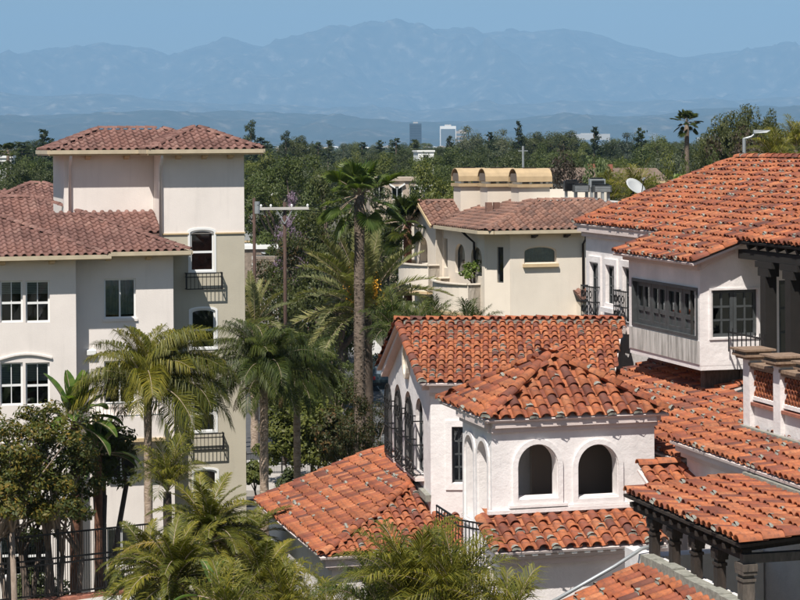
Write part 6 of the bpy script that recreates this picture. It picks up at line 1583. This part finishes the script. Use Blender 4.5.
# street lights
def street_light(label, px, d, top, kind):
    P = at(px, top, d); T = Thing('street_light', label, 'street light', (P.x, P.y, 0), 'street lights'); B = V((P.x, P.y, 0))
    if kind == 'twin':
        MB().tube([B, B + V((0, 0, P.z - .5))], [.09, .07], 8).build('post', MAT['steel_grey'], T)
        for sg in (-1, 1): 
            MB().bar(B + V((0, 0, P.z - .55)), B + V((sg * .35, 0, P.z - .35)), .05, .05).build('arm', MAT['steel_grey'], T)
            MB().hexa([B + V((sg * .2, -.2, P.z - .45)), B + V((sg * .85, -.2, P.z - .05)), B + V((sg * .85, .2, P.z - .05)), B + V((sg * .2, .2, P.z - .45)), B + V((sg * .15, -.2, P.z - .3)), B + V((sg * .78, -.2, P.z + .1)), B + V((sg * .78, .2, P.z + .1)), B + V((sg * .15, .2, P.z - .3))]).build('lamp_head', MAT['satin_white'], T)
    else:
        sg = kind; pts = [B, B + V((0, 0, P.z - .4))] + [B + V((sg * .55 * math.sin(a), 0, P.z - .4 + .35 * (1 - math.cos(a)))) for a in (.3, .7, 1.1, 1.5)]
        MB().tube(pts, [.11, .08, .06, .05, .05, .05], 8).build('post', MAT['steel_grey'], T)
        q = pts[-1]; MB().hexa([q + V((-.1, -.12, -.08)), q + V((sg * .5, -.15, -.06)), q + V((sg * .5, .15, -.06)), q + V((-.1, .12, -.08)), q + V((-.1, -.1, .08)), q + V((sg * .7, -.12, .06)), q + V((sg * .7, .12, .06)), q + V((-.1, .1, .08))]).build('lamp_head', MAT['steel_grey'], T)
street_light('twin headed white street light above the grey roofed house', 267, 232, 193, 'twin'); street_light('twin headed white light beside the villa gable', 424, 205, 185, 'twin'); street_light('twin headed white light behind the second fan palm', 397, 215, 184, 'twin')
street_light('grey street light with a long arm over the road', 274, 200, 252, -1); street_light('grey street light standing behind the clay ridge', 744, 100, 130, 1)
MB_p = Thing('mast', 'thin mast rising behind the villa chimneys', 'mast', (at(523, 150, 130).x, 130, 0)); q = at(523, 146, 130); MB().tube([V((q.x, 130, 0)), V((q.x, 130, q.z))], .07, 6).build('mast_tube', MAT['steel_grey'], MB_p)
MB().bar(V((q.x - .3, 130, q.z - .3)), V((q.x + .3, 130, q.z - .3)), .05, .05).build('mast_arm', MAT['steel_grey'], MB_p)
# parking sign
P = at(340, 316, 162); T = Thing('road_sign', 'white road sign with a red mark on a grey post', 'sign', (P.x, P.y, 0))
MB().tube([V((P.x, P.y, 0)), V((P.x, P.y, P.z))], .035, 6).build('post', MAT['steel_grey'], T)
MB().hexa([V((P.x - .23, P.y - .06, P.z - .62)), V((P.x + .23, P.y - .06, P.z - .62)), V((P.x + .23, P.y - .04, P.z - .62)), V((P.x - .23, P.y - .04, P.z - .62)), V((P.x - .23, P.y - .06, P.z)), V((P.x + .23, P.y - .06, P.z)), V((P.x + .23, P.y - .04, P.z)), V((P.x - .23, P.y - .04, P.z))]).build('sign_plate', MAT['satin_white'], T)
MB().hexa([V((P.x - .2, P.y - .068, P.z - .28)), V((P.x + .02, P.y - .068, P.z - .28)), V((P.x + .02, P.y - .062, P.z - .28)), V((P.x - .2, P.y - .062, P.z - .28)), V((P.x - .2, P.y - .068, P.z - .05)), V((P.x + .02, P.y - .068, P.z - .05)), V((P.x + .02, P.y - .062, P.z - .05)), V((P.x - .2, P.y - .062, P.z - .05))]).build('sign_mark', MAT['lamp_red'], T)
# black picket fence on a coped wall, lower left
def fence(label, p, q, h, npost, per, mat, wall_h, name='picket_fence', coping='brick_coping'):
    p, q = V(p), V(q); T = Thing(name, label, 'fence', p.lerp(q, .5))
    L = (q - p).length; d = (q - p).normalized()
    if wall_h:
        n = V((d.y, -d.x, 0)).normalized(); z = V((0, 0, 1))
        a, b_ = p - z * wall_h, q - z * wall_h; w = n * .15
        MB().hexa([a - w, a + w, b_ + w, b_ - w, p - w - z * .12, p + w - z * .12, q + w - z * .12, q - w - z * .12]).build('fence_wall', MAT['concrete'], T)
        k = int(L / .4)
        for i in range(k):
            s0, s1 = p + d * (L * i / k + .006), p + d * (L * (i + 1) / k - .006); MB().bar(s0 - z * .06, s1 - z * .06, .40, .115).build('coping_brick', MAT[coping], T)
    z = V((0, 0, 1))
    for zz in (.12, h * .52, h * .60, h - .05): MB().bar(p + z * zz, q + z * zz, .04, .05).build('rail', mat, T)
    for i in range(npost + 1):
        c = p + d * L * i / npost; MB().bar(c, c + z * (h + .08), .07, .07).build('post', mat, T)
    n = npost * per; me = None
    for i in range(n):
        if i % per == 0: continue
        c = p + d * L * i / n
        if me is None: mb = MB().bar(V((0, 0, .1)), V((0, 0, h - .03)), .018, .018); me = raw_mesh('picket', mb.v, mb.f, mat)
        o = link('picket', me, T.o); o.location = c - T.base
    return T
fence('black metal picket fence on a brick coped wall before the apartments', at(-40, 609, 61), at(152, 586, 64), 1.95, 4, 20, MAT['iron'], 3.2)
fence('pale metal railing along the forecourt', at(318, 468, 103.8), at(385, 466, 103.8), 1.5, 4, 12, MAT['steel_grey'], 0, 'forecourt_railing')
fence('dark metal railing beside the cream tower', at(246, 480, 101), at(318, 476, 101), 1.3, 4, 12, MAT['iron'], .6, 'forecourt_railing')
fence('dark metal railing across the foot of the street', at(300, 458, 107), at(392, 456, 107), 1.2, 5, 12, MAT['iron'], 0, 'forecourt_railing')
# pale ramp slab behind the fence
o = MB().hexa([at(50, 620, 60), at(170, 620, 60), at(170, 596, 63), at(60, 602, 63), at(50, 617, 60), at(170, 617, 60), at(170, 592.5, 63), at(60, 598.5, 63)]).build('ramp', MAT['concrete'], None, kind='structure')
# rooftop equipment on the villa
def unit_box(label, px, py0, py1, w, d, mat, name='air_conditioner'):
    P = at(px, py1, d); h = (py1 - py0) * d / F; T = Thing(name, label, 'air conditioner', (P.x, P.y, P.z), 'rooftop air conditioners')
    MB().box(-w / 2, w / 2, -.4, .4, 0, h, fr=Frame(0)).v; mb = MB()
    b = V((P.x, P.y, P.z)); mb.hexa([b + V((-w / 2, -.4, 0)), b + V((w / 2, -.4, 0)), b + V((w / 2, .4, 0)), b + V((-w / 2, .4, 0)), b + V((-w / 2, -.4, h)), b + V((w / 2, -.4, h)), b + V((w / 2, .4, h)), b + V((-w / 2, .4, h))]); mb.build('casing', MAT[mat], T)
    for k in range(5): MB().bar(b + V((-w / 2 + .06, -.42, h * (k + .7) / 6)), b + V((w / 2 - .06, -.42, h * (k + .7) / 6)), .03, .03).build('grille_slat', MAT['iron' if mat != 'grey_frame' else 'steel_grey'], T)
    MB().tube([b + V((0, 0, h)), b + V((0, 0, h + .06))], min(w, .8) * .4, 14).build('fan_cowl', MAT['iron'], T)
    for sx in (-1, 1): MB().bar(b + V((sx * w * .35, 0, -.6)), b + V((sx * w * .35, 0, -.001)), .1, .5).build('stand', MAT['steel_grey'], T)
unit_box('black air conditioning box, highest of the dark ones behind the chimneys', 571, 181, 191, .62, 93, 'iron'); unit_box('long low dark air conditioner next to the pale unit', 581, 185, 192, .7, 92, 'grey_frame'); unit_box('pale grey air conditioner on the villa roof', 597, 179, 187, .68, 93, 'steel_grey'); unit_box('dark air conditioner under the pale unit', 602, 185.5, 192, .78, 91.5, 'grey_frame')
# satellite dish
plain('dish_grey', (.42, .43, .43), .5)
P = at(636, 186, 88); T = Thing('satellite_dish', 'pale satellite dish on a dark stand behind the clay roof', 'satellite dish', (P.x, P.y, P.z - 1.1))
nd = V((.45, -.55, .7)).normalized(); x_ = nd.orthogonal().normalized(); y_ = nd.cross(x_); mb = MB(); vs = [P - nd * .10]
for rr in (.16, .32, .46):
    for k in range(16): a = k * math.pi / 8; vs.append(P + (x_ * math.cos(a) + y_ * math.sin(a)) * rr + nd * (rr * rr * .5 - .10))
fs = [(0, 1 + k, 1 + (k + 1) % 16) for k in range(16)] + [(1 + q * 16 + k, 17 + q * 16 + k, 17 + q * 16 + (k + 1) % 16, 1 + q * 16 + (k + 1) % 16) for q in range(2) for k in range(16)]
mb.add(vs, fs); o = mb.build('dish', MAT['dish_grey'], T, smooth=True); sm = o.modifiers.new('rim', 'SOLIDIFY'); sm.thickness = .025
MB().tube([P - nd * .12, P - nd * .25 + V((0, 0, -.15)), V((P.x, P.y, P.z - 1.1))], .04, 6).build('stand', MAT['iron'], T)
MB().bar(P - y_ * .4 + nd * 0, P + nd * .5 - y_ * .1, .03, .03).build('feed_arm', MAT['iron'], T); MB().bar(P + nd * .45 - y_ * .1, P + nd * .58 - y_ * .1, .08, .08).build('feed_horn', MAT['steel_grey'], T)
# houses beyond the street and in the trees
def house(name, label, px, py_eave, d, w, dep, rise, wallm, roofm, yaw=15, group=None, base=0.0, wins=3, flat=False):
    P = at(px, py_eave, d); fr = Frame(yaw); c = fr.l(P); T = Thing(name, label, 'building', (P.x, P.y, base), group)
    x0, x1, y0, y1, z = c.x - w / 2, c.x + w / 2, c.y, c.y + dep, P.z
    pl = Plane((x0, y0), (x1, y0), fr); hs = []
    ws = [(w * (k + .5) / wins - .55, w * (k + .5) / wins + .55, max(base + .9, z - 1.9), z - .55) for k in range(wins)]
    wall(T, pl, base, z, [opening(*r) for r in ws], MAT[wallm])
    for r in ws: window(T, pl, *r, cols=2, inset=.1, fw=.06)
    for a, b_ in (((x1, y0), (x1, y1)), ((x1, y1), (x0, y1)), ((x0, y1), (x0, y0))): wall(T, Plane(a, b_, fr), base, z, [], MAT[wallm])
    g = fr.w
    if flat: MB().box(x0 - .2, x1 + .2, y0 - .2, y1 + .2, z, z + .35, fr=fr).build('roof', MAT[roofm], T)
    else:
        ov = .5; ym = (y0 + y1) / 2
        MB().slab([g(x0 - ov, y0 - ov, z - .05), g(x1 + ov, y0 - ov, z - .05), g(x1 + ov, ym, z + rise), g(x0 - ov, ym, z + rise)], .15).build('roof_slope', MAT[roofm], T)
        MB().slab([g(x1 + ov, y1 + ov, z - .05), g(x0 - ov, y1 + ov, z - .05), g(x0 - ov, ym, z + rise + .004), g(x1 + ov, ym, z + rise + .004)], .15).build('roof_slope', MAT[roofm], T)
        for x in (x0, x1): MB().poly([g(x, y0, z), g(x, y1, z), g(x, ym, z + rise - .15)]).build('gable', MAT[wallm], T)
        MB().bar(g(x0 - ov, y0 - ov, z - .12), g(x1 + ov, y0 - ov, z - .12), .06, .2).build('fascia', MAT['tan_trim'], T)
        MB().box((x0 + x1) / 2 - .1, (x0 + x1) / 2 + .5, ym - 1.2, ym - .6, z + rise * .5, z + rise + .4, fr=fr).build('chimney', MAT['brick_coping'], T)
plain('roof_grey', (.17, .175, .17), .9, 0, 3, .15); plain('roof_brown', (.17, .12, .09), .9, 0, 3, .2); plain('wall_tan', (.42, .34, .27), .9, 0, 2, .12); plain('wall_stone', (.24, .19, .15), .9, 0, 4, .3)
house('bungalow', 'grey roofed house behind the utility pole', 262, 240, 235, 9, 8, 2.2, 'villa_stucco', 'roof_grey', 5)
house('bungalow', 'tan house with low grey roof behind the other grey roof', 268, 226, 270, 12, 8, 1.6, 'wall_tan', 'roof_grey', 5)
house('bungalow', 'brown roofed bungalow among the trees above the villa roof', 616, 181, 190, 9, 8, 1.1, 'villa_stucco', 'roof_brown', 10)
house('bungalow', 'small brown roofed house half hidden behind the pale tree', 598, 178, 210, 8, 8, 1.0, 'wall_tan', 'roof_brown', 10)
house('flat_roofed_block', 'flat roofed tan block between the fan palms and the chimneys', 397, 181, 215, 5.5, 6, 0, 'wall_tan', 'wall_tan', 5, flat=True)
house('flat_roofed_block', 'flat white block at the left beside the conifers', 2, 158, 330, 3, 5, 0, 'satin_white', 'satin_white', 5, flat=True, wins=1)
house('flat_roofed_block', 'white low shed roof showing among the treetops', 426, 152, 420, 3.2, 10, 0, 'satin_white', 'satin_white', 5, flat=True, wins=1)
house('carport', 'white flat carport by the dark pole', 262, 249, 200, 6, 5, 0, 'wall_stone', 'satin_white', 5, flat=True, wins=1)
# stone garden wall of rough blocks by the street
T = Thing('stone_wall', 'rough brown stone block wall between the two poles', 'wall', at(262, 296, 190)); rw_ = random.Random(3)
p0 = at(252, 296, 190); bw, bh = .55, .30
for j in range(12):
    for i in range(4):
        x = p0.x + i * bw + (.27 if j % 2 else 0); z = p0.z + j * bh; e = .012; dy = rw_.uniform(-.05, .05)
        MB().box(x + e, x + bw - e, 190 + dy, 190.4 + dy, z + e, z + bh - e, fr=Frame(0)).build('stone', MAT['wall_stone'], T)
MB().box(p0.x, p0.x + 2.4, 190.08, 190.34, 0, p0.z + 12 * bh, fr=Frame(0)).build('core', MAT['concrete'], T)
T = Thing('utility_cabinet', 'white utility cabinet at the foot of the stone wall', 'cabinet', at(268, 310, 196)); p0 = at(268, 310, 196)
MB().box(p0.x - .33, p0.x + .33, 196, 196.6, 0, 1.25, fr=Frame(0)).build('cabinet_body', MAT['satin_white'], T); MB().box(p0.x - .3, p0.x + .3, 195.97, 195.997, .1, 1.15, fr=Frame(0)).build('cabinet_door', MAT['satin_white'], T)
# far city
def far_building(label, px, py0, py1, w_px, d, mat, name='office_building', bands=6, group=None, dep=None, winm='bluegrey', bf=.55):
    a = at(px, py0, d); w = w_px / F * d; dep = dep or w; h = a.z; z0 = 0
    T = Thing(name, label, 'building', (a.x, a.y, 0), group)
    MB().box(a.x - w / 2, a.x + w / 2, d, d + dep, z0, h, fr=Frame(0)).build('tower_body', MAT[mat], T)
    for k in range(bands):
        z = h * (.12 + .84 * k / bands); MB().box(a.x - w * .46, a.x + w * .46, d - .4, d - .05, z, z + h * .84 / bands * bf, fr=Frame(0)).build('window_band', MAT[winm], T)
    if bands: MB().box(a.x - w * .2, a.x + w * .2, d + dep * .3, d + dep * .6, h, h * 1.06, fr=Frame(0)).build('roof_plant_room', MAT['concrete'], T)
plain('curtain_wall', (.03, .045, .06), .4)
far_building('dark glass office tower far across the plain', 415.5, 123.5, 142, 12, 8500, 'curtain_wall', bands=9, winm='iron', bf=.7)
far_building('white office block with dark front beside the far glass tower', 448, 126, 142, 16, 8000, 'satin_white', bands=1, bf=.9)
far_building('low tan block beside the far white office', 461, 131, 142, 10, 8100, 'wall_tan', bands=4)
far_building('wide pale hangar low on the far plain', 590, 134, 137, 40, 9500, 'concrete', 'hangar', bands=1)
far_building('long pale warehouse on the plain right of the distant palm', 716, 137, 142, 30, 9000, 'satin_white', 'warehouse', bands=1)
rf = random.Random(55)
for k in range(170):
    px_ = rf.uniform(-40, 840); d = rf.uniform(5500, 14500); top = CY + (CX - px_) * ROLL + 16 / d * F - rf.uniform(5, 16) / d * F - 0
    o = MB(); a = at(px_, top, d); w = rf.uniform(12, 60)
    q = o.box(a.x - w / 2, a.x + w / 2, d, d + w * .8, 0, max(5, a.z), fr=Frame(0)).box(a.x - w * .3, a.x + w * .1, d + w * .2, d + w * .5, max(5, a.z), max(5, a.z) + 2.5, fr=Frame(0)).build('far_building', MAT[rf.choice(['satin_white', 'satin_white', 'wall_tan', 'concrete', 'villa_stucco'])], None)
    q['label'] = 'tiny pale building on the hazy far plain'; q['category'] = 'building'; q['group'] = 'tiny buildings on the far plain'
